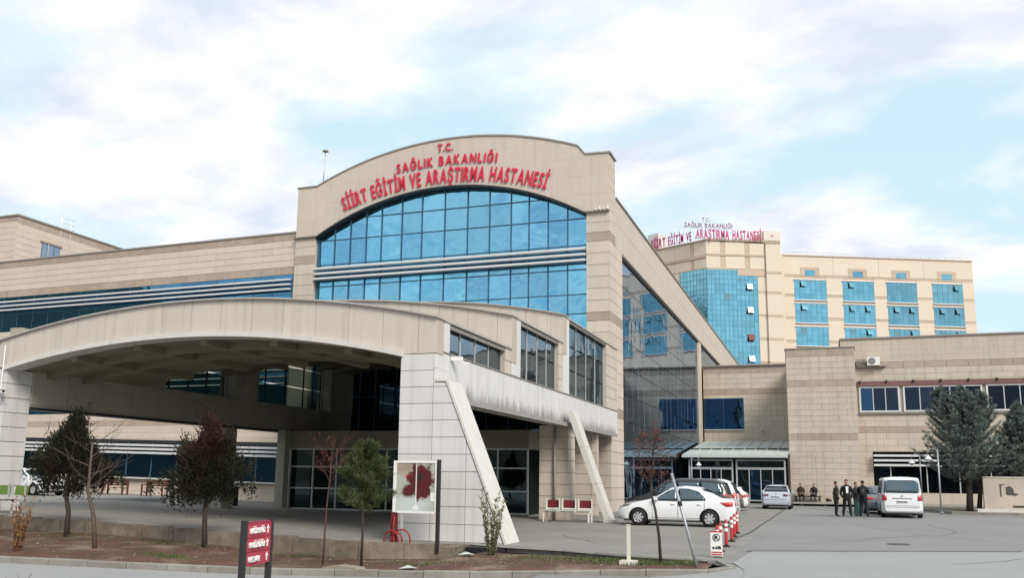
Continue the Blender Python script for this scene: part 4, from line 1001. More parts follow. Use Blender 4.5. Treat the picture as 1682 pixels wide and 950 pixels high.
            link('brake_disc', MB().lathe([(0, .03*so_), (wr*.6, .03*so_)], 20).mesh('disc', [DKMET]), None, w_)
    # windscreen and rear window
    rf = hw*.70 if kind in ('sedan', 'hatch') else hw*.8; lo = hw*.80 if kind in ('sedan', 'hatch') else hw*.86
    if kind in ('sedan',): rz_ = (1.10, 1.37); fzz = (1.04, 1.37)
    elif kind == 'hatch': rz_ = (1.10, 1.38); fzz = (1.05, 1.38)
    elif kind == 'mpv': rz_ = (1.14, 1.60); fzz = (1.17, 1.62)
    else: rz_ = (1.24, 1.80); fzz = (1.25, 1.80)
    patch('rear_window_trim', BLKPL, [(-lo, rz_[0]-.03), (lo, rz_[0]-.03), (rf+.03, rz_[1]+.03), (-rf-.03, rz_[1]+.03)], 'x', 1, .004)
    patch('rear_window', CARGL, [(-lo+.03, rz_[0]), (lo-.03, rz_[0]), (rf, rz_[1]), (-rf, rz_[1])], 'x', 1, .011)
    patch('windscreen', CARGL, [(-lo, fzz[0]), (lo, fzz[0]), (rf, fzz[1]), (-rf, fzz[1])], 'x', -1, .009)
    for sgn in (-1, 1):
        if tail == 'wide':      # saloon: lamp wraps from the tail on to the side
            patch('tail_light', LRED, [(sgn*hw*.42, .80), (sgn*hw*.93, .76), (sgn*hw*.93, .93), (sgn*hw*.5, .91)][::sgn], 'x', 1, .012)
            patch('tail_light', LRED, [(L-.56, .90), (L-.10, .93), (L-.10, .77), (L-.34, .76)], 'y', sgn, .012)
        elif tail == 'dark':
            patch('tail_light', mat('dark_red_lens', (.10, .012, .016), .15, coat=1), [(sgn*hw*.5, .80), (sgn*hw*.94, .80), (sgn*hw*.94, .90), (sgn*hw*.5, .93)][::sgn], 'x', 1, .012)
        else:
            zz = (.84, 1.12) if kind == 'van' else (.85, 1.15)
            patch('tail_light', LRED, [(sgn*hw*.72, zz[0]), (sgn*hw*.965, zz[0]), (sgn*hw*.955, zz[1]), (sgn*hw*.74, zz[1])][::sgn], 'x', 1, .012)
            patch('tail_light', LRED, [(L-.22, zz[0]), (L-.03, zz[0]), (L-.06, zz[1]), (L-.2, zz[1])], 'y', sgn, .012)
        patch('head_light', LAMPG, [(.08, .66), (.48, .74), (.58, .82), (.2, .77)], 'y', sgn, .012)
        patch('head_light', LAMPG, [(sgn*hw*.5, .64), (sgn*hw*.9, .66), (sgn*hw*.9, .76), (sgn*hw*.5, .72)][::sgn], 'x', -1, .012)
    pz = .68 if kind in ('sedan', 'hatch') else .80
    if tail == 'dark': pz = .77
    patch('number_plate', PLATE, [(-.26, pz-.055), (.26, pz-.055), (.26, pz+.055), (-.26, pz+.055)], 'x', 1, .02)
    for k_ in range(5): patch('plate_mark', BLKPL, [(-.2+k_*.09, pz-.03), (-.15+k_*.09, pz-.03), (-.15+k_*.09, pz+.03), (-.2+k_*.09, pz+.03)], 'x', 1, .03)
    patch('rear_bumper', BLKPL, [(-hw*.8, .22), (hw*.8, .22), (hw*.78, .33), (-hw*.78, .33)], 'x', 1, .01)
    patch('bumper_seam', BLKPL, [(-hw*.88, .585), (hw*.88, .585), (hw*.88, .597), (-hw*.88, .597)], 'x', 1, .005)
    patch('grille', BLKPL, [(-hw*.5, .36), (hw*.5, .36), (hw*.45, .56), (-hw*.45, .56)], 'x', -1, .01)
    box('underbody', BLKPL, t, ox+.25, ox+L-.2, -hw+.16, hw-.16, .16, .32)
    if kind == 'van' or tail == 'dark':
        bd = MB().lathe([(0, 0), (.05, 0), (.05, -.015)], 16, (0, 0, 0), 'y').build('badge', RIM, t); bd.rotation_euler[2] = R(90)
        hz = 1.07 if kind == 'van' else .93; hp = bvh.ray_cast(Vector((6, 0, hz)), Vector((-1, 0, 0)))[0]
        if hp: bd.location = (hp.x+.02, 0, hz)
    if kind == 'van':
        patch('tailgate_handle', BLKPL, [(-.45, .93), (.45, .93), (.45, .955), (-.45, .955)], 'x', 1, .012)
        patch('bumper_step', BLKPL, [(-.75, .52), (.75, .52), (.75, .53), (-.75, .53)], 'x', 1, .008)
    return t
def clip2(poly, x0, x1, z0, z1):
    def cut(p, ax, v, keep):
        o = []
        for i in range(len(p)):
            a, b = p[i-1], p[i]; ia, ib = keep(a[ax]), keep(b[ax])
            if ia != ib: t = (v-a[ax])/(b[ax]-a[ax]); o.append((a[0]+(b[0]-a[0])*t, a[1]+(b[1]-a[1])*t))
            if ib: o.append(b)
        return o
    for ax, v, k in ((0, x0, lambda c: c >= x0-1e-9), (0, x1, lambda c: c <= x1+1e-9), (1, z0, lambda c: c >= z0-1e-9), (1, z1, lambda c: c <= z1+1e-9)):
        poly = cut(poly, ax, v, k)
        if len(poly) < 3: return []
    return poly
PI = math.pi
make_car('sedan', CARW, 'white saloon car parked side-on behind the red and white bollards', 'car', -5.35, 34.6, PI+R(1))
make_car('mpv', CARD, 'dark minivan with tinted windows parked just behind the white saloon', 'car', -6.15, 40.0, PI, tail='tall')
make_car('mpv', CARW, 'small white van of which only the tail shows behind the dark minivan', 'van', -6.15, 43.4, PI, tail='tall', cheap=True, name='small_van')
make_car('hatch', CARR, 'dark hatchback with bright red lamps parked beyond the white van tail', 'car', -6.2, 49.2, PI)
make_car('hatch', CARW, 'white hatchback furthest along the row beside the mirror-glass wall', 'car', -6.2, 53.4, PI, cheap=True)
make_car('sedan', CARS, 'silvery white saloon seen from behind in front of the glazed porch', 'car', -2.85, 59.2, PI/2, tail='dark')
make_car('van', CARW, 'white passenger van seen from behind near the blue-green spruce', 'van', 3.55, 50.0, PI/2, tail='tall')
make_car('hatch', CARG, 'grey car half hidden to the left of the white passenger van', 'car', 2.75, 54.6, PI/2+R(4))
make_car('sedan', CARW, 'white car parked beyond the left portico column', 'car', -41.9, 38.2, -R(6), z=g(-40, 38))
make_car('hatch', CARS, 'silver car of which only the tail shows beside the brown leafy stems', 'car', -24.35, 18.7, PI, z=-.07)

# ================================================================== TREES AND PLANTS
def leafmat(name, c1, c2, rough=.75):
    m = bpy.data.materials.new(name); m.use_nodes = True; t = m.node_tree; p = t.nodes['Principled BSDF']; L = t.links.new
    p.inputs['Roughness'].default_value = rough; p.inputs['Specular IOR Level'].default_value = .2
    a = t.nodes.new('ShaderNodeAttribute'); a.attribute_name = 'tone'
    mx = t.nodes.new('ShaderNodeMix'); mx.data_type = 'RGBA'; mx.inputs[6].default_value = (*c1, 1); mx.inputs[7].default_value = (*c2, 1); L(a.outputs['Fac'], mx.inputs[0]); L(mx.outputs[2], p.inputs['Base Color'])
    return m
def leaves(name, pts, dirs, ln, wd, m, parent, tones=None, flop=.5):
    """one small folded blade per point"""
    n = len(pts); pts = np.asarray(pts, float); d = np.asarray(dirs, float); d /= np.linalg.norm(d, axis=1)[:, None]+1e-9
    r = np.random.normal(size=(n, 3)); s = np.cross(d, r); s /= np.linalg.norm(s, axis=1)[:, None]+1e-9
    ln = (ln*np.random.uniform(.6, 1.3, n))[:, None]; wd = (wd*np.random.uniform(.6, 1.2, n))[:, None]
    v = np.empty((n, 4, 3)); v[:, 0] = pts; v[:, 1] = pts+d*ln*.5+s*wd*.5; v[:, 2] = pts+d*ln; v[:, 3] = pts+d*ln*.5-s*wd*.5
    me = bpy.data.meshes.new(name); me.vertices.add(4*n); me.vertices.foreach_set('co', v.reshape(-1))
    me.loops.add(4*n); me.loops.foreach_set('vertex_index', np.arange(4*n, dtype=np.int32)); me.polygons.add(n); me.polygons.foreach_set('loop_start', np.arange(0, 4*n, 4, dtype=np.int32)); me.update(calc_edges=True)
    at = me.attributes.new('tone', 'FLOAT', 'FACE'); tn = np.random.uniform(0, 1, n) if tones is None else np.clip(tones+np.random.uniform(-.25, .25, n), 0, 1); at.data.foreach_set('value', tn.astype(np.float32))
    me.materials.append(m); return link(name, me, None, parent)
def branch_tree(t, base, pts0, rad0, nb, h0, spread, up_, seg=6, sub_=3, m=BARK, blen=None, name='branch'):
    """trunk along pts0 and curved limbs; returns sample points along the limbs"""
    tr = MB().tube(pts0, rad0, 8).build('trunk', m, t, smooth=True)
    P = [Vector(p) for p in pts0]; S = []
    M = MB()
    for i in range(nb):
        f = h0+(1-h0)*(i+.5)/nb+random.uniform(-.03, .03); f = min(.98, f); k = f*(len(P)-1); a = P[int(k)].lerp(P[min(int(k)+1, len(P)-1)], k-int(k))
        az = i*2.4+random.uniform(-.5, .5); Lb = (blen(f) if blen else spread)*random.uniform(.75, 1.15)
        q = [a]; d = Vector((math.cos(az), math.sin(az), up_*random.uniform(.6, 1.3))).normalized()
        for j in range(seg):
            d = (d+Vector((random.uniform(-.16, .16), random.uniform(-.16, .16), random.uniform(-.04, .14)))).normalized(); q.append(q[-1]+d*Lb/seg)
        r0 = rad0[0]*.38*(1-f*.5); M.tube(q, [r0*(1-.8*j/seg) for j in range(seg+1)], 5)
        S += [(q[j], (q[j]-q[j-1]).normalized(), j/seg) for j in range(1, seg+1)]
        for s_ in range(sub_):
            j = random.randint(2, seg-1); d2 = (q[j]-q[j-1]).normalized()+Vector((random.uniform(-.9, .9), random.uniform(-.9, .9), random.uniform(-.2, .7))); d2.normalize(); q2 = [q[j]]
            for j2 in range(4): d2 = (d2+Vector((random.uniform(-.2, .2), random.uniform(-.2, .2), random.uniform(-.05, .15)))).normalized(); q2.append(q2[-1]+d2*Lb*.13)
            M.tube(q2, [r0*.4*(1-.7*j2/4) for j2 in range(5)], 4); S += [(q2[j2], d2.copy(), .8) for j2 in range(1, 5)]
    M.build('limbs', m, t, smooth=True)
    return S
JUN = leafmat('juniper_foliage', (.010, .012, .007), (.036, .035, .018)); JRED = leafmat('bronzed_foliage', (.024, .012, .009), (.058, .028, .018))
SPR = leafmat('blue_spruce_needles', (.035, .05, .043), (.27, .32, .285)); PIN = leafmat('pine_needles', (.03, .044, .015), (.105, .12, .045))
REDL = leafmat('red_leaves', (.10, .030, .022), (.26, .09, .05)); DRYL = leafmat('dry_leaves', (.16, .055, .022), (.30, .16, .06)); GRYL = leafmat('willowy_leaves', (.09, .10, .055), (.22, .22, .13)); GRS = leafmat('grass_blades', (.04, .065, .02), (.12, .16, .05))
def juniper(label, x, y, trunk, cz, rad, hgt, n, tops, redtop=False, grp=None):
    z0 = bz(x, y); t = thing('juniper_tree', label, 'tree', (x, y, z0), group=grp)
    pts = [(0, 0, -.1)]+trunk; S = branch_tree(t, None, pts, [.075, .065, .055, .04, .02, .012][:len(pts)], 26, .45, rad*.8, .35, blen=lambda f: rad*(1.05-.6*f))
    # clumps: cone-ish crown with lobes
    cl = []
    tx, ty, tz = trunk[-2]; sd_ = x*3.1
    while len(cl) < n:
        f = random.random()**.85; az0 = random.uniform(0, 2*PI); lobe = .72+.38*noise.noise(Vector((math.cos(az0)*1.3+sd_, math.sin(az0)*1.3, f*3.2)))*2
        r = rad*(1-f)**.7*(.66+.34*math.sin(min(1, f*5)*PI/2))*max(.35, min(1.2, lobe)); rr = r*math.sqrt(random.uniform(.05, 1)); p = (tx+math.cos(az0)*rr, ty+math.sin(az0)*rr, cz+f*hgt+.1*rr/rad)
        if noise.noise(Vector(p)*2.1+Vector((sd_, 0, 0))) < -.16: continue
        cl.append((*p, f, rr/max(.05, rad)))
    for (dx, dz, r_) in tops:
        for i in range(26): cl.append((tx+dx+random.gauss(0, r_), ty+random.gauss(0, r_), dz+random.gauss(0, r_*2.2), .9, .5))
    P, D, T = [], [], []; P2, D2, T2 = [], [], []
    for (a, b_, c, f, rr) in cl:
        tone = random.uniform(.0, .75); k = random.randint(38, 62); s = random.uniform(.06, .12)
        tgt = (P2, D2, T2) if (redtop and (f > .62 and abs(a-tx) < rad*.3) or random.random() < .02) else (P, D, T)
        for _ in range(k):
            v = np.random.normal(size=3)*s*np.array((.62, .62, 1.5)); tgt[0].append((a+v[0], b_+v[1], c+v[2])); tgt[1].append((v[0]+(a-tx)*.25, v[1]+(b_-ty)*.25, abs(v[2])+.12)); tgt[2].append(tone)
    leaves('foliage', P, D, .085, .04, JUN, t, np.array(T)); 
    if P2: leaves('bronzed_foliage', P2, D2, .085, .036, JRED, t, np.array(T2))
    return t
GC = 'dark junipers in the red soil bed'
juniper('dark bushy juniper with leaning trunk nearest the left portico column', -20.0, 19.6, [(-.12, .1, .7), (-.35, .15, 1.25), (-.28, .2, 2.1), (-.22, .2, 2.95)], 1.25, 1.6, 1.85, 460, [(.1, 3.15, .09)], grp=GC)
juniper('dark juniper with bronzed top standing left of the red direction sign', -15.5, 19.8, [(-.1, .05, .7), (-.15, .1, 1.3), (-.15, .15, 2.1), (-.2, .2, 2.85)], 1.15, 1.68, 1.8, 560, [(-.05, 3.05, .1), (.55, 2.45, .1), (-.8, 2.35, .1)], redtop=True, grp=GC)
# bare tree woven into the first juniper
def bare(name, label, x, y, trunk, r0, nb, h0, spread, up_, leaf=None, nl=0, size=.05, sub_=5, z=None, lm=None, cat='tree', bl=None):
    z0 = bz(x, y) if z is None else z; t = thing(name, label, cat, (x, y, z0))
    pts = [(0, 0, -.1)]+trunk; S = branch_tree(t, None, pts, [r0*(1-.6*i/(len(pts)-1)) for i in range(len(pts))], nb, h0, spread, up_, sub_=sub_, blen=bl, m=lm or BARK)
    if nl:
        P, D = [], []
        for _ in range(nl): q, d, f = random.choice(S); P.append(q+Vector((random.gauss(0, .03), random.gauss(0, .03), random.gauss(0, .03)))); D.append(d+Vector((random.uniform(-1, 1), random.uniform(-1, 1), random.uniform(-.8, .6))))
        leaves('leaves', P, D, size, size*.55, leaf, t)
    return t
bare('bare_tree', 'leafless tree with pale spreading branches in front of the first dark juniper', -17.5, 18.1, [(-.15, 0, .8), (-.45, .05, 1.45), (-.5, .1, 2.0), (-.5, .1, 2.7)], .06, 9, .5, 1.05, .45, sub_=5, lm=mat('pale_bark', (.105, .078, .062), .9, namt=.6, nscale=12))
bare('bare_sapling', 'slender leafless sapling with reddish twigs right of the direction sign', -10.9, 18.1, [(.02, 0, .8), (.05, 0, 1.5), (.1, 0, 2.0), (.1, 0, 2.45)], .024, 15, .66, .66, 1.0, leaf=REDL, nl=260, size=.03, sub_=6, lm=mat('red_bark', (.11, .05, .04), .9))
bare('red_leaved_tree', 'thin leaning tree with a small reddish leafy crown before the white saloon', -3.3, 18.9, [(-.03, 0, .55), (-.1, 0, 1.1), (-.2, .02, 1.5), (-.15, 0, 2.0), (-.12, 0, 2.5)], .035, 24, .62, .5, .7, leaf=REDL, nl=750, size=.045, sub_=6, z=-.02)
# young pine
def pine(label, x, y):
    z0 = bz(x, y); t = thing('young_pine', label, 'tree', (x, y, z0))
    pts = [(0, 0, -.1), (.0, 0, .7), (-.03, 0, 1.4), (.0, 0, 2.1), (.02, 0, 2.65)]
    S = branch_tree(t, None, pts, [.035, .03, .025, .018, .008], 34, .40, .8, .5, sub_=4, blen=lambda f: .95*(1.1-f)**.8)
    P, D, T = [], [], []
    for (q, d, f) in S+[(Vector((0, 0, 2.3+.05*i)), Vector((0, 0, 1)), 1) for i in range(8)]:
        tone = random.uniform(0, .8)
        for _ in range(26): P.append(q+Vector((random.gauss(0, .03), random.gauss(0, .03), random.gauss(0, .02)))); D.append(d*.8+Vector((random.gauss(0, .7), random.gauss(0, .7), random.gauss(.25, .5)))); T.append(tone)
    leaves('needles', P, D, .12, .012, PIN, t, np.array(T)); return t
pine('small bright green pine standing just left of the poster board', -9.85, 18.0)
def shrub(name, label, x, y, hgt, nst, spread, lm, nl, size, z=None, bend=.2, cat='shrub'):
    z0 = bz(x, y) if z is None else z; t = thing(name, label, cat, (x, y, z0)); P, D = [], []
    M = MB()
    for i in range(nst):
        az = random.uniform(0, 2*PI); d = Vector((math.cos(az)*spread*random.uniform(.2, 1), math.sin(az)*spread*random.uniform(.2, 1), 1)).normalized(); q = [Vector((math.cos(az)*.05, math.sin(az)*.05, -.05))]; hh = hgt*random.uniform(.6, 1.05)
        for j in range(7): d = (d+Vector((random.uniform(-1, 1), random.uniform(-1, 1), .2))*bend*.4).normalized(); q.append(q[-1]+d*hh/7)
        M.tube(q, [.011*(1-.8*j/7) for j in range(8)], 4)
        for _ in range(nl//nst): j = random.randint(1, 7); f = random.random(); p = q[j-1].lerp(q[j], f); P.append(p); D.append((q[j]-q[j-1]).normalized()*.8+Vector((random.uniform(-1, 1), random.uniform(-1, 1), random.uniform(-.2, .7))))
    M.build('stems', BARK, t, smooth=True)
    if nl: leaves('leaves', P, D, size, size*.3, lm, t)
    return t
shrub('leafy_shrub', 'slender upright grey-green shrub at the foot of the slanting white buttress', -7.65, 20.4, 1.75, 13, .32, GRYL, 900, .11)
shrub('dry_shrub', 'brown-leaved upright shrub near the silver car at the left', -18.75, 16.9, 1.35, 12, .16, DRYL, 900, .09)
shrub('twiggy_bush', 'bare twiggy bush at the road edge in the bottom left corner', -12.2, 10.9, .62, 22, .9, DRYL, 160, .04, z=-.42, bend=.5)
shrub('twiggy_bush', 'small bare twiggy bush at the road edge left of the red direction sign', -9.1, 11.7, .34, 16, 1.0, GRYL, 120, .03, z=-.44, bend=.5)
# blue spruces by the right wing
def spruce(label, x, y, hgt, rad, n, leaders, z=.1):
    t = thing('blue_spruce', label, 'tree', (x, y, z)); tr = MB()
    tr.tube([(0, 0, -.2), (.1, 0, 1.6), (.0, 0, hgt*.9)], [.2, .16, .04], 8); tr.build('trunk', BARK, t, smooth=True)
    MB().tube([(.5, .3, -.2), (.65, .2, 1.2), (.3, 0, 2.6)], [.14, .12, .08], 8).build('trunk', BARK, t, smooth=True)
    P, D, T = [], [], []; M = MB()
    for i in range(n):
        f = (i/n)**.9; z_ = 1.55+f*(hgt-1.8); az = i*2.399+random.uniform(-.3, .3); Lb = rad*(1-f)**.78*random.uniform(.74, 1.12)*(.8 if f < .05 else 1)
        lx, ly, lz = leaders[i % len(leaders)] if f > .55 else (0, 0, 1)
        a = Vector((lx*f, ly*f, z_*(lz if f > .55 else 1))); d = Vector((math.cos(az), math.sin(az), .12+f*.5)).normalized(); q = [a]
        for j in range(8): d = (d+Vector((random.uniform(-.08, .08), random.uniform(-.08, .08), .075))).normalized(); q.append(q[-1]+d*Lb/8)
        M.tube(q, [.03*(1-.85*j/8) for j in range(9)], 4); tone = random.uniform(.05, .8)
        for j in range(2, 9):
            u = (q[j]-q[j-1]).normalized(); sd = u.cross(Vector((0, 0, 1))).normalized()
            for s_ in (-1, 1, 0):
                tw_ = (u*.8+sd*s_*.9+Vector((0, 0, random.uniform(-.1, .35)))).normalized() if s_ else u; tl = .17*Lb*(1.15-j/10)+.08
                for _ in range(15):
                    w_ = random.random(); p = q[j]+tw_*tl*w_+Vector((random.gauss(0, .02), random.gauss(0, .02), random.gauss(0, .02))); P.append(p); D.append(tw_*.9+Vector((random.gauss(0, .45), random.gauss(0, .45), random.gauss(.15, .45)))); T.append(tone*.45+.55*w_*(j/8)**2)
    for (lx, ly, lz) in leaders:
        top_ = hgt*lz
        for _ in range(700): w_ = random.random(); P.append((lx*.9+random.gauss(0, .05), ly*.9+random.gauss(0, .05), top_*(.80+.2*w_))); D.append((random.gauss(0, .6), random.gauss(0, .6), .8)); T.append(.5)
    M.build('limbs', BARK, t, smooth=True)
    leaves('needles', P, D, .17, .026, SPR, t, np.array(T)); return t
spruce('large blue-green spruce in front of the clinic wing, right of the white passenger van', 7.7, 56.6, 7.2, 3.05, 270, [(0, 0, 1), (-1.15, .2, 1.0), (1.0, 0, .96)])
spruce('second blue-green spruce cut off by the right edge of the picture', 10.7, 57.6, 6.3, 2.2, 170, [(0, 0, 1)])
# grass tufts and debris in the bed
P, D = [], []
for (cx, cy, r_, n) in ((-4.6, 19.3, 1.1, 1200), (-3.2, 18.7, .7, 1100), (-14.8, 17.6, .45, 450), (-8.6, 18.6, .7, 350), (-16.8, 20.0, .8, 300), (-12.8, 19.6, .6, 250), (-6.5, 19.9, 1.1, 300), (-19.2, 19.6, 1.5, 450)):
    for _ in range(n):
        x, y = cx+random.gauss(0, r_), cy+random.gauss(0, r_*.35)
        if x < -2.5 and ky(x)+.2 < y < ey(x)-.15: P.append((x, y, bz(x, y)-.01)); D.append((random.gauss(0, .4), random.gauss(0, .4), 1))
o = leaves('grass', P, D, .09, .014, GRS, None); struct(o, 'stuff')
DEB = mat('pale_rubble', (.30, .26, .20), .85, namt=.6, nscale=8)
M = MB()
for _ in range(420):
    x = random.uniform(-22, -2.6); y = ky(x)+.2+(ey(x)-ky(x)-.4)*random.random(); z = bz(x, y); r_ = random.uniform(.008, .026); vs = [(x+random.uniform(-r_, r_)*1.6, y+random.uniform(-r_, r_), z+dz*r_) for dz in (0, 0, 0, .9, .9, .9)]
    M.add(vs, [(0, 1, 2), (3, 5, 4), (0, 3, 4, 1), (1, 4, 5, 2), (2, 5, 3, 0)])
struct(M.build('rubble', DEB), 'stuff')
sb = thing('stone_slab', 'flat pale broken slab lying on the soil near the kerb, right of the direction sign', 'stone slab', (-9.9, 17.35, bz(-9.9, 17.35)))
MB().prism([(-.45, 0), (.42, 0), (.38, .07), (-.1, .10), (-.42, .06)], -.16, .2).build('slab', DEB, sb); sb.rotation_euler[2] = R(-6)
pp = MB(); pp.add([(-.18, -.1, .02), (.15, -.12, .05), (.2, .1, .02), (-.1, .14, .07), (0, 0, .09)], [(0, 1, 4), (1, 2, 4), (2, 3, 4), (3, 0, 4)])
o = pp.build('litter_bag', mat('pale_plastic', (.50, .55, .50), .5), None, (-8.55, 17.7, bz(-8.55, 17.7))); tag(o, 'crumpled pale greenish plastic bag on the soil below the young pine', 'litter')
o = pp.build('litter_bag', mat('pale_plastic', (.50, .55, .50), .5), None, (-8.1, 19.9, bz(-8.1, 19.9)+.02)); tag(o, 'crumpled pale plastic sheet lying under the end of the low stone wall', 'litter')
dk = box('dark_slot', BLKPL, rw, -8.65, -7.6, 21.2, 21.6, -.2, -.02)  # black box put in for the dark gap under the column base

# ================================================================== STREET FURNITURE
BORED = mat('bollard_red', (.42, .03, .03), .5); REFW = mat('reflective_white', (.78, .77, .75), .4)
def bollard(x, y, label):
    t = thing('bollard', label, 'bollard', (x, y, 0), group='red and white parking bollards')
    MB().lathe([(0, 0), (.10, 0), (.10, .025), (.06, .04), (.046, .07)], 16).build('base', RUBBER, t, smooth=True)
    MB().lathe([(.045, .05), (.043, .66), (.03, .70), (0, .71)], 16).build('post', BORED, t, smooth=True)
    for z in (.40, .53): MB().lathe([(.0465, z), (.0465, z+.08)], 16).build('reflective_band', REFW, t, smooth=True)
    return t
bl = [(-2.36, 20.9, 'nearest red bollard, carrying a white no-parking board'), (-2.47, 22.6, 'red and white bollard right behind the one with the board'), (-2.5, 24.2, 'third red and white bollard from the road kerb'),
      (-2.56, 26.3, 'red and white bollard between the third one and the saloon tail'), (-2.68, 28.4, 'red and white bollard level with the saloon rear bumper'), (-2.78, 30.4, 'red and white bollard furthest from the kerb')]
for i, (x, y, l) in enumerate(bl):
    t = bollard(x, y, l)
    if i == 0:
        bd = box('board', REFW, t, -.14, .12, -.09, -.07, .03, .56)
        M = MB()
        for (r0, r1, s0) in ((.085, .068, 0),):
            for k in range(24):
                a, b_ = 2*PI*k/24, 2*PI*(k+1)/24; M.add([(-.01+r0*math.cos(a), -.094, .44+r0*math.sin(a)), (-.01+r0*math.cos(b_), -.094, .44+r0*math.sin(b_)), (-.01+r1*math.cos(b_), -.094, .44+r1*math.sin(b_)), (-.01+r1*math.cos(a), -.094, .44+r1*math.sin(a))], [(0, 1, 2, 3)])
        M.add([(-.075, -.095, .495), (-.06, -.095, .51), (.055, -.095, .385), (.04, -.095, .37)], [(0, 3, 2, 1)]); M.build('ring_mark', mat('sign_black', (.03, .03, .03), .5), bd)
        write(bd, 'P', lambda t_: (-.01, .40, 0, .07), .09, MATS['sign_black'], -.096, name='letter')
        M = MB()
        for (x0, x1, z0, z1) in ((-.10, -.05, .2, .235), (-.035, .09, .2, .225), (-.02, .0, .225, .26), (.02, .085, .225, .255), (-.11, .09, .188, .197)): M.add([(x0, -.094, z0), (x1, -.094, z0), (x1, -.094, z1), (x0, -.094, z1)], [(0, 1, 2, 3)])
        M.build('tow_truck_mark', MATS['sign_black'], bd)
        for z in (.05, .1): MB().add([(-.13, -.094, z), (.11, -.094, z), (.11, -.094, z+.03), (-.13, -.094, z+.03)], [(0, 1, 2, 3)]).build('red_stripe', BORED, bd)
        for (x0, x1, z0, z1) in ((-.14, .12, .555, .585),): MB().box(x0, x1, -.092, -.068, z0, z1).build('top_strip', BORED, bd)
pb = thing('white_post', 'short pale cream post on a square base plate in the bed corner before the saloon', 'post', (-3.95, 18.75, -.02))
MB().box(-.034, .034, -.034, .034, .02, .78).build('post', mat('cream_paint', (.62, .60, .50), .6), pb); MB().box(-.17, .17, -.16, .16, -.06, .06).build('base_plate', MATS['cream_paint'], pb); MB().box(-.042, .042, -.042, .042, .78, .8).build('cap', MATS['cream_paint'], pb)
GALV = mat('galvanised_steel', (.34, .36, .38), .45, metal=.5)
lp = thing('leaning_pole', 'thin grey galvanised sign pole leaning to the left at the kerb corner', 'pole', (-2.47, 18.25, 0))
tube('pole', GALV, lp, [(.02, 0, -.1), (-.17, 0, .7), (-.47, 0, 1.86)], .03, 10); MB().tube([(-.30, 0, 1.2), (-.325, 0, 1.3)], .045, 10).build('clamp', DKMET, lp)
# direction sign
ds = thing('direction_sign', 'dark red wayfinding board with three white lines and arrows between two black posts', 'sign', (-5.0, 6.92, -.45), R(102.4))
MR = mat('sign_dark_red', (.27, .014, .04), .45); MR2 = mat('sign_red_line', (.40, .03, .06), .45)
for x in (0, .612): MB().box(x-.028, x+.028, -.026, .022, -.2, 1.765).build('post', BLKPL, ds)
MB().box(.03, .585, -.02, .02, 1.36, 1.745).build('board', MR, ds)
for i, tx_ in enumerate(('ACİL SERVİS', 'POLİKLİNİK', 'ECZANE')):
    z = 1.66-.128*i; ln_ = (.31, .33, .22)[i]
    MB().box(.035, .58, -.023, -.02, z-.055, z+.062).build('line_strip', MR2, ds)
    write(ds, tx_, (lambda z_, l_: (lambda t: (.07+l_*t, z_-.018, 0, l_)))(z, ln_), .05, WPAINT, -.026, bold=0, track=.16)
    MB().prism([(.49, z-.03), (.51, z-.03), (.51, z+.01), (.53, z+.01), (.50, z+.045), (.47, z+.01), (.49, z+.01)], -.028, -.023).build('arrow', WPAINT, ds)
# poster board
po_ = thing('poster_board', 'framed poster with a dark red blotch on pale ground before the front stone column', 'poster board', (-10.1, 21.25, 0))
pm = bpy.data.materials.new('poster_print'); pm.use_nodes = True; t = pm.node_tree; p = t.nodes['Principled BSDF']; L = t.links.new; p.inputs['Roughness'].default_value = .25
tcn = t.nodes.new('ShaderNodeTexCoord'); sp_ = t.nodes.new('ShaderNodeSeparateXYZ'); L(tcn.outputs['Object'], sp_.inputs[0])
def pn(op, a, b=None, clamp=False):
    n = t.nodes.new('ShaderNodeMath'); n.operation = op; n.use_clamp = clamp
    for i, v in enumerate((a, b)):
        if v is None: continue
        if isinstance(v, (int, float)): n.inputs[i].default_value = v
        else: L(v, n.inputs[i])
    return n.outputs[0]
def blob(cx, cz, rx, rz_, soft, nsc, na):
    nz = t.nodes.new('ShaderNodeTexNoise'); nz.inputs['Scale'].default_value = nsc; nz.inputs['Detail'].default_value = 6; L(tcn.outputs['Object'], nz.inputs['Vector'])
    dx = pn('DIVIDE', pn('SUBTRACT', sp_.outputs[0], cx), rx); dz = pn('DIVIDE', pn('SUBTRACT', sp_.outputs[2], cz), rz_)
    d = pn('SQRT', pn('ADD', pn('MULTIPLY', dx, dx), pn('MULTIPLY', dz, dz))); d = pn('ADD', d, pn('MULTIPLY', pn('SUBTRACT', nz.outputs[0], .5), na))
    return pn('DIVIDE', pn('SUBTRACT', 1.0, d), soft, True)
def pmix(a, b, f):
    n = t.nodes.new('ShaderNodeMix'); n.data_type = 'RGBA'
    for i, v in ((6, a), (7, b)):
        if isinstance(v, tuple): n.inputs[i].default_value = (*v, 1)
        else: L(v, n.inputs[i])
    L(f, n.inputs[0]); return n.outputs[2]
o_ = pmix((.40, .42, .36), (.52, .58, .56), blob(-.1, 1.0, .7, .35, .6, 3, .6))
o_ = pmix(o_, (.33, .24, .18), blob(-.3, 1.95, .6, .25, .8, 4, .8)); o_ = pmix(o_, (.55, .10, .10), blob(-.24, 1.74, .12, .07, .5, 8, .6))
o_ = pmix(o_, (.085, .007, .009), blob(.14, 1.62, .42, .50, .22, 6, 1.3)); o_ = pmix(o_, (.02, .015, .013), blob(.12, 1.72, .10, .14, .5, 7, .7)); o_ = pmix(o_, (.085, .01, .012), blob(-.2, 1.35, .26, .2, .4, 6, .7))
L(o_, p.inputs['Base Color'])
box('poster', pm, po_, -.58, .54, -.01, .01, .83, 2.08)
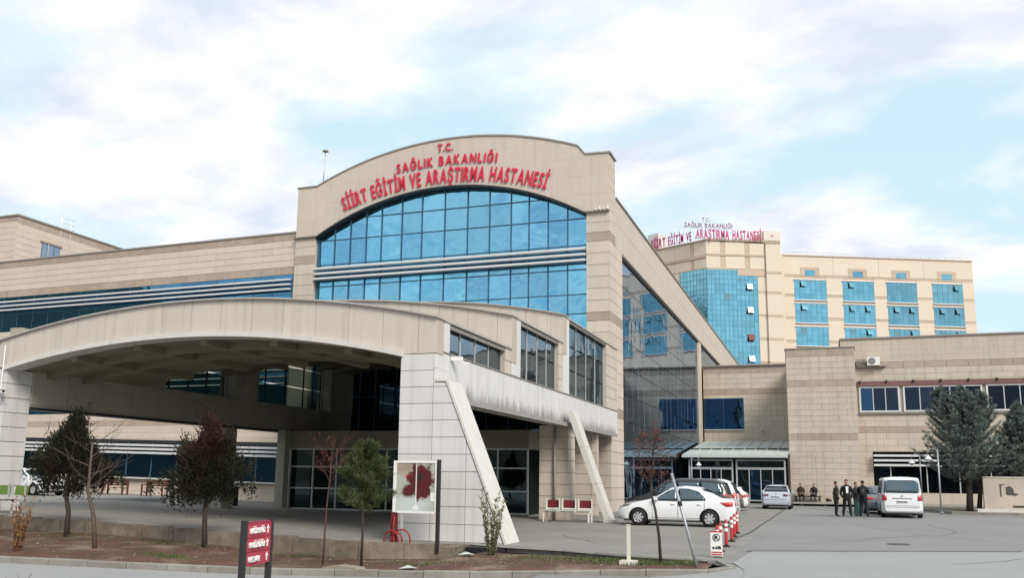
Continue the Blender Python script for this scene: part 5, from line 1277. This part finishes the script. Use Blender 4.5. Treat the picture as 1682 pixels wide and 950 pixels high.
M = MB(); M.box(-.66, -.58, -.03, .03, .8, 2.14); M.box(.54, .60, -.03, .03, .8, 2.14); M.box(-.58, .54, -.03, .03, 2.08, 2.14); M.box(-.58, .54, -.03, .03, .78, .83); M.build('frame', REFW, po_)
MB().prism([(-.015, 1.0), (.015, 1.0), (.01, 2.06), (-.01, 2.06)], -.016, -.012).build('white_streak', REFW, po_); MB().prism([(-.09, .87), (.08, .87), (.08, .94), (.0, 1.02), (-.09, .94)], -.016, -.012).build('white_streak', REFW, po_)
MB().box(.42, .54, -.018, -.012, 1.1, 1.32).build('white_note', REFW, po_)
box('post', BLKPL, po_, .6, .68, -.05, .05, -.2, 2.17); box('post', DRED, po_, -.69, -.63, -.04, .04, -.2, .8); box('post', DRED, po_, -.56, -.52, -.04, .04, 0, .8); box('strut', ALU, po_, -.42, -.36, -.02, .02, .25, .8)
rk = thing('bike_rack', 'low dark red rack of overlapping tube hoops under the poster board', 'bike rack', (-10.55, 21.15, 0))
for cx_, r_ in ((-.18, .20), (.12, .24), (-.02, .15)): tube('hoop', mat('rack_red', (.30, .02, .02), .45), rk, [(cx_+r_*math.cos(a), .03*cx_, .12+r_*math.sin(a) if 0 < a < PI else -.02) for a in [-.001]+lin(.05, PI-.05, 12)+[PI+.001]], .022)
tube('brace', MATS['rack_red'], rk, [(-.17, 0, .1), (-.1, 0, .7)], .02)
# waiting benches
def seats(name, label, x, y, rz_, n, backm, z=0, wd=.58, frame=WPAINT):
    t = thing(name, label, 'bench', (x, y, z), R(rz_)); tot = n*.68
    for i in range(n):
        a = -tot/2+i*.68+.05
        MB().box(a, a+wd, -.22, .22, .44, .47).build('seat', LIP, t)
        o = MB().box(a+.03, a+wd-.03, .2, .235, .56, .86).build('backrest', backm, t); o.rotation_euler[0] = R(-8); o.location.z = .03
        M = MB(); M.box(a, a+.03, .16, .22, .45, .92); M.box(a+wd-.03, a+wd, .16, .22, .45, .92); M.box(a, a+wd, .19, .22, .5, .54); M.build('seat_frame', frame, t)
    M = MB(); M.box(-tot/2, tot/2, -.03, .03, .39, .43); M.build('crossbar', frame, t)
    for x_ in (-tot/2+.08, tot/2-.08):
        M = MB(); M.box(x_-.025, x_+.025, -.25, -.2, 0, .42); M.box(x_-.025, x_+.025, .18, .23, 0, .42); M.box(x_-.025, x_+.025, -.25, .23, .37, .42); M.build('leg_frame', frame, t)
    return t
seats('waiting_bench', 'three-seat bench with dark red backrests and white frame before the stone pier', -9.75, 34.6, -2, 3, DRED)
seats('waiting_bench', 'bench with green backrests in front of the left portico column', -24.55, 21.45, 0, 2, mat('bench_green', (.10, .17, .03), .6), z=.44, frame=ALU)
# garden benches, planter and low slabs on the left forecourt
DW = mat('red_brown_wood', (.14, .035, .03), .7, namt=.5, nscale=5)
def gbench(label, x, y, rz_, z):
    t = thing('garden_bench', label, 'bench', (x, y, z), R(rz_))
    for i in range(4): MB().box(-.75, .75, -.25+i*.12, -.16+i*.12, .43, .46).build('slat', DW, t)
    for i in range(3): MB().box(-.75, .75, .27, .3, .55+i*.12, .63+i*.12).build('slat', DW, t)
    for x_ in (-.7, .7): M = MB(); M.box(x_-.04, x_+.04, -.25, -.18, 0, .66); M.box(x_-.04, x_+.04, .22, .3, 0, .9); M.box(x_-.04, x_+.04, -.25, .3, .62, .67); M.build('end_frame', DW, t)
gbench('red-brown slatted bench by the wall, in line with the left juniper gap', -37.2, 42.6, 4, .42)
gbench('red-brown slatted bench placed left of the other one under the juniper crown', -40.4, 42.9, 4, .42)
pl = thing('planter', 'long white concrete planter box with dry shrubs beyond the second juniper', 'planter', (-29.75, 37.0, .26), R(88))
M = MB(); M.box(-1.6, 1.6, -.35, .35, 0, .5); M.build('trough', WPAINT, pl)
M = MB(); M.box(-1.5, 1.5, -.26, .26, .49, .52); M.build('soil', SOIL, pl)
P, D = [], []
for _ in range(500): P.append((random.uniform(-1.4, 1.4), random.uniform(-.2, .2), .5)); D.append((random.gauss(0, .3), random.gauss(0, .3), 1))
leaves('plants', P, D, .35, .04, GRYL, pl)
bn = thing('waste_bin', 'dark square waste bin under the second juniper beside the white planter', 'bin', (-27.9, 37.0, .1))
MB().box(-.45, .45, -.35, .35, 0, .95).build('body', BLKPL, bn); MB().box(-.5, .5, -.4, .4, .95, 1.02).build('lid', DKMET, bn)
for i, (x, y, l) in enumerate(((-33.0, 35.0, 'low concrete step with steel edge on the left forecourt, nearest the road'), (-34.2, 38.5, 'low concrete step on the left forecourt in front of the red-brown benches'))):
    t = thing('concrete_step', l, 'step', (x, y, g(x, y)), R(28))
    MB().box(-2.4, 2.4, -.5, .5, -.2, .13).build('slab', LCONC, t); MB().box(-2.4, 2.4, -.53, -.5, .07, .14).build('edge', GALV, t)
# lamp posts
def lamp(label, x, y, z, h, side=-1, r_=.05):
    t = thing('lamp_post', label, 'street lamp', (x, y, z)); tube('pole', GALV, t, [(0, 0, -.1), (0, 0, h)], [r_, r_*.8])
    a = [(0, 0, h-.12)]+[(side*(.24-.24*math.cos(q)), 0, h-.12+.16*math.sin(q)) for q in lin(.3, PI, 8)]; tube('arm', GALV, t, a+[(side*.48, 0, h-.32)], .018, 6)
    MB().lathe([(.03, .0), (.06, -.06), (.19, -.2), (.20, -.23), (.0, -.21)], 16, (side*.48, 0, h-.3)).build('shade', WPAINT, t, smooth=True)
    MB().lathe([(.0, -.36), (.10, -.33), (.13, -.22)], 12, (side*.48, 0, h-.3)).build('globe', mat('milky_glass', (.6, .62, .62), .3), t, smooth=True)
    MB().lathe([(.11, -.02), (.11, .03), (.05, .05)], 12).build('foot', GALV, t); return t
lamp('slim lamp post with hanging white shade between the white passenger van and the spruce', 5.84, 52.9, .15, 3.35)
lamp('thin lamp post seen above the white passenger van roof', 5.75, 61.5, .15, 3.3, r_=.035)
lamp('thin lamp post with white shade in front of the glazed porch left bay', -8.6, 62, 0, 3.25, side=1, r_=.035)
lamp('lamp post behind the first juniper on the left forecourt', -41.2, 41.2, .45, 3.9, side=-1, r_=.06)
# cameras
def camr(label, x, y, z, rz_, s=1, drop=0):
    t = thing('security_camera', label, 'camera', (x, y, z), R(rz_)); MB().box(-.045*s, .045*s, -.18*s, .12*s, -.04*s, .045*s).build('housing', WPAINT, t); MB().box(-.055*s, .055*s, -.22*s, .1*s, .045*s, .06*s).build('sunshield', WPAINT, t)
    MB().lathe([(0, 0), (.035*s, 0)], 10, (0, -.181*s, 0), 'y').build('lens', DKMET, t); MB().tube([(0, .08*s, 0), (0, .14*s, -.1*s), (0, .3*s, -.1*s)], .02*s, 6).build('bracket', WPAINT, t)
    if drop: MB().tube([(0, .2, .05), (0, .2, drop)], .022, 6).build('cable', WPAINT, t)
camr('white security camera on the left portico column with a cable running up', -25.75, 21.95, 4.35, 60, 1.4, 1.6)
camr('second small white camera just below the first on the left portico column', -25.95, 21.95, 4.12, -20, 1.1)
camr('white security camera under the clerestory ledge at the front right corner of the portico', -9.86, 23.3, 5.1, -70, 1.2)
camr('small camera on a bracket on the stone wall above the glazed porch', -5.1, 83.6, 6.2, 0, 2.2)
# planter wall with sign at the right edge
wl = thing('planter_wall', 'beige rendered wall with dark stencil marks above a low planter at the right edge', 'wall', (10.5, 56, .1))
BEI = mat('beige_render', (.50, .44, .36), .85, namt=.5, nscale=1.2)
box('wall', BEI, wl, -2.1, 4, 0, .35, .2, 1.95); box('plinth', LIP, wl, -2.6, 4, -.9, .3, -.2, .22); box('slot', BLKPL, wl, -.7, 4, -.02, .02, .32, .42); box('capping', LIP, wl, -2.14, 4, -.04, .4, 1.95, 2.0)
SB = mat('stencil_grey', (.07, .07, .07), .8); SBL = mat('stencil_blue', (.07, .12, .26), .8)
MB().prism([(-1.0, 1.0), (-.55, .95), (-.35, 1.05), (-.6, 1.12), (-.62, 1.35), (-.8, 1.5), (-1.0, 1.42)], -.006, -.001).build('stencil_mark', SB, wl)
MB().prism([(-1.3, .9), (-1.22, .9), (-1.22, 1.5), (-1.0, 1.58), (-1.3, 1.6)], -.006, -.001).build('stencil_mark', SB, wl); MB().prism([(.0, 1.0), (.2, .6), (.3, 1.0), (.55, 1.15), (.35, 1.5), (.1, 1.45)], -.006, -.001).build('stencil_mark', SBL, wl)

# ================================================================== PEOPLE
def person(label, x, y, z, rot, coat, legs, skin=SKIN, hair=(.02, .015, .012), pose='stand', h=1.72, coatlen=.86, shirt=None, pack=False, lean=0, seed=0):
    rnd = random.Random(seed); t = thing('person', label, 'person', (x, y, z), R(rot))
    sit = pose == 'sit'; k = h/1.72; zp = .50 if sit else .94
    V = []; E_ = []; Rr = []; tg = []
    def v(p, r, par=None, tag_='coat'):
        V.append(Vector(p)*k); Rr.append(tuple(c*k for c in (r if isinstance(r, tuple) else (r, r)))); tg.append(tag_)
        if par is not None: E_.append((par, len(V)-1))
        return len(V)-1
    f = lean+(-.10 if sit else 0)
    pe = v((0, 0, zp), (.185, .14)); be_ = v((0, f*.3, zp+.17), (.185, .145), pe); ch = v((0, f*.7, zp+.38), (.205, .145), be_); nb = v((0, f, zp+.50), (.125, .095), ch); nk = v((0, f*1.1-.01, zp+.57), .058, nb, 'skin')
    h1 = v((0, f*1.2-.02, zp+.65), (.068, .078), nk, 'skin'); h2 = v((0, f*1.2-.01, zp+.735), (.078, .092), h1, 'skin'); h3 = v((0, f*1.2-.005, zp+.79), (.06, .07), h2, 'skin')
    v((0, f*1.2-.105, zp+.675), .014, h1, 'skin')
    for s in (-1, 1):
        v((s*.082, f*1.2, zp+.69), .016, h2, 'skin')
        if sit: hp = v((s*.10, -.02, zp-.02), .105, pe, 'legs'); kn = v((s*.15, -.43, zp+.02), .078, hp, 'legs'); an = v((s*.13, -.42, .1), .045, kn, 'legs'); v((s*.14, -.58, .045), .04, an, 'shoe')
        else:
            sp = .04+rnd.random()*.05; fy = rnd.uniform(-.06, .06)
            hp = v((s*.095, 0, zp-.08), .115, pe, 'legs'); kn = v((s*(.10+sp*.4), fy*.6-.02, .50), .086, hp, 'legs'); an = v((s*(.10+sp), fy+.02, .10), .066, kn, 'legs'); v((s*(.12+sp), fy-.15, .045), .038, an, 'shoe')
        sh = v((s*.185, f*.95, zp+.455), .082, nb); 
        if pose == 'pocket': el = v((s*.285, f*.6+.05, zp+.18), .068, sh); wr_ = v((s*.20, f*.3-.07, zp-.02), .05, el)
        elif sit: el = v((s*.26, f*.7-.08, zp+.22), .066, sh); wr_ = v((s*.12, -.30, zp+.12), .036, el)
        elif pose == 'fold': el = v((s*.265, f*.8-.05, zp+.22), .068, sh); wr_ = v((-s*.02, f-.22, zp+.30+s*.02), .036, el)
        else: el = v((s*.27, f*.6+.03, zp+.20), .05, sh); wr_ = v((s*.27, f*.4-.06, zp-.03), .036, el)
        d = (V[wr_]-V[el]).normalized()/k; pal = v(V[wr_]/k+d*.06, .027, wr_, 'skin')
        if pose != 'pocket':
            sd = d.cross(Vector((0, 1, 0))).normalized()
            for q in range(4): a = v(V[pal]/k+d*.04+sd*(q-1.5)*.02, .010, pal, 'skin'); v(V[a]/k+d*(.035+.008*(1.5-abs(q-1.5)))+Vector((0, -.012, 0)), .008, a, 'skin')
            a = v(V[pal]/k-sd*.035*s+d*.0, .011, pal, 'skin'); v(V[a]/k+d*.03-sd*.012*s, .009, a, 'skin')
    me = bpy.data.meshes.new('body'); me.from_pydata([tuple(p) for p in V], E_, []); o = bpy.data.objects.new('body', me); COL.objects.link(o)
    md = o.modifiers.new('skin', 'SKIN'); sv = me.skin_vertices[0].data
    for i, r_ in enumerate(Rr): sv[i].radius = r_
    sv[0].use_root = True; md.use_smooth_shade = True
    ss = o.modifiers.new('sub', 'SUBSURF'); ss.levels = 1; ss.render_levels = 1
    dg = bpy.context.evaluated_depsgraph_get(); m2 = bpy.data.meshes.new_from_object(o.evaluated_get(dg)); bpy.data.objects.remove(o)
    ms = [coat, legs, skin, BLKPL]; m2.materials.clear(); [m2.materials.append(q) for q in ms]; ti = {'coat': 0, 'legs': 1, 'skin': 2, 'shoe': 3}
    for p in m2.polygons:
        c = p.center; best = None
        for a, b_ in E_:
            ab = V[b_]-V[a]; u = max(0, min(1, (c-V[a]).dot(ab)/max(1e-6, ab.length_squared))); dd = (c-(V[a]+ab*u)).length-Rr[b_][0]
            if best is None or dd < best[0]: best = (dd, tg[b_] if u > .35 or tg[a] == tg[b_] else tg[a])
        mi = ti[best[1]]
        if mi == 1 and c.z > coatlen*k and not sit: mi = 0
        p.material_index = mi
        p.use_smooth = True
    body = link('body', m2, None, t); hc = V[h2]
    HM = mat('hair_%.3f' % hair[0], hair, .8)
    hm = MB(); 
    for (zz, rr) in ((-.02, .084), (.04, .090), (.08, .078), (.11, .05), (.125, .0)): pass
    hm.lathe([(.076*k, -.03*k), (.083*k, .03*k), (.074*k, .07*k), (.048*k, .096*k), (0, .106*k)], 14, (hc.x, hc.y+.022*k, hc.z)); hm.build('hair', HM, t, smooth=True)
    for s in (-1, 1): MB().lathe([(0, 0), (.008, 0)], 8, (s*.03*k, hc.y-.088*k, hc.z-.025*k), 'y').build('eye', BLKPL, t)
    MB().box(-.022*k, .022*k, hc.y-.094*k, hc.y-.08*k, hc.z-.098*k, hc.z-.09*k).build('mouth', mat('lips', (.25, .09, .08), .6), t)
    if shirt: MB().prism([(-.045*k, (zp+.18)*k), (.045*k, (zp+.18)*k), (.06*k, (zp+.50)*k), (-.06*k, (zp+.50)*k)], (f*.6-.165)*k, (f*.6-.13)*k).build('shirt_front', shirt, t)
    if pack: MB().tube([(0, (f+.17)*k, (zp+.08)*k), (0, (f+.19)*k, (zp+.25)*k), (0, (f+.17)*k, (zp+.45)*k)], [.11*k, .14*k, .09*k], 10).build('backpack', BLKPL, t, smooth=True)
    return t
BLK = mat('black_cloth', (.010, .011, .014), .85); OLV = mat('olive_dark_cloth', (.028, .034, .03), .85); NAV = mat('dark_navy_cloth', (.012, .016, .026), .85); TEAL = mat('teal_cloth', (.05, .12, .12), .85); BRN = mat('dark_brown_cloth', (.045, .025, .018), .85); GRY = mat('dark_grey_cloth', (.03, .03, .032), .85)
person('man in dark olive jacket bending his elbow out, leftmost of the standing group', .50, 47.3, 0, 105, OLV, BLK, pose='pocket', h=1.68, seed=1, lean=-.03)
person('man in open black suit and white shirt facing the road in the standing group', 1.02, 47.6, 0, 8, BLK, BLK, pose='pocket', h=1.78, shirt=REFW, seed=2)
person('person in teal trousers half hidden behind the one in the long black coat', 1.48, 48.4, 0, 60, GRY, TEAL, pose='fold', h=1.66, seed=3)
person('person in a long black coat with backpack, rightmost of the standing group', 1.78, 47.7, 0, 170, BLK, NAV, pose='fold', h=1.74, coatlen=.55, pack=True, seed=4)
person('man in dark brown coat sitting on the low bench right of the glazed porch', -1.75, 71.45, .2, 10, BRN, BLK, pose='sit', h=1.75, seed=5)
person('man in dark grey clothes sitting on the right end of the low bench', -.75, 71.45, .2, -15, GRY, BLK, pose='sit', h=1.75, seed=6)
person('dark clothed person leaning beside the left corner of the glass vestibule', -26.3, 40.2, .12, 70, BLK, BLK, pose='fold', h=1.68, seed=7, lean=-.22)
lb = thing('low_bench', 'low dark bench against the stone block with two men sitting on it', 'bench', (-1.25, 71.6, .2)); MB().box(-1.0, 1.0, -.22, .22, .34, .42).build('seat', BLKPL, lb); [MB().box(x-.06, x+.06, -.2, .2, 0, .34).build('leg', BLKPL, lb) for x in (-.85, .85)]
bg_ = MB().tube([(0, 0, .1), (.15, 0, .16), (.4, .02, .1)], [.1, .14, .06], 8).build('bag', BLKPL, None, (.05, 71.4, .2), smooth=True); tag(bg_, 'dark soft bag lying on the pavement right of the sitting men', 'bag')

# tar-filled cracks, patches and a manhole on the tarmac
TAR = MATS['tar_seam']; crk = MB()
def crack(x, y, ang, n, st_, wd):
    q = [(x, y)]
    for i in range(n): ang += random.uniform(-.35, .35); q.append((q[-1][0]+math.cos(ang)*st_, q[-1][1]+math.sin(ang)*st_))
    for (a, b_) in zip(q[:-1], q[1:]):
        d = Vector((b_[0]-a[0], b_[1]-a[1])).normalized(); nx, ny = -d.y*wd/2, d.x*wd/2
        crk.add([(a[0]-nx, a[1]-ny, .0105), (b_[0]-nx, b_[1]-ny, .0105), (b_[0]+nx, b_[1]+ny, .0105), (a[0]+nx, a[1]+ny, .0105)], [(0, 1, 2, 3)])
for a in ((1, 30, .5, 14, .9), (4, 38, -.2, 12, 1.1), (-1, 26, 1.3, 10, .8), (6, 28, 1.8, 12, 1), (2.5, 21.5, .3, 9, .6), (0, 45, .1, 10, 1.2), (-6, 26, .2, 12, .6), (-8, 30, -.4, 12, .7), (-5, 23.6, 2.6, 9, .5), (-14, 26, .1, 16, .7)): crack(*a, .022)
struct(crk.build('road_crack', TAR), 'stuff')
mh = MB().lathe([(0, .016), (.3, .016), (.32, .006)], 24, (1.9, 27.6, 0)).build('manhole_cover', mat('cast_iron', (.08, .075, .07), .6, namt=.5, nscale=9)); tag(mh, 'round iron manhole cover in the tarmac of the car park', 'manhole cover')

struct(MB().add([(-5.5, 16.5, -.2), (3, 16.5, -.12), (3, 24, -.02), (-5.5, 24, -.2)], [(0, 1, 2, 3)]).build('road_base', ASPH))
struct(MB().add([(-2.42, 19.5, -.012), (-1.6, 18.3, -.012), (-1.2, 23.5, -.012), (-2.6, 23.5, -.012)], [(0, 1, 2, 3)]).build('road_base', ASPH))
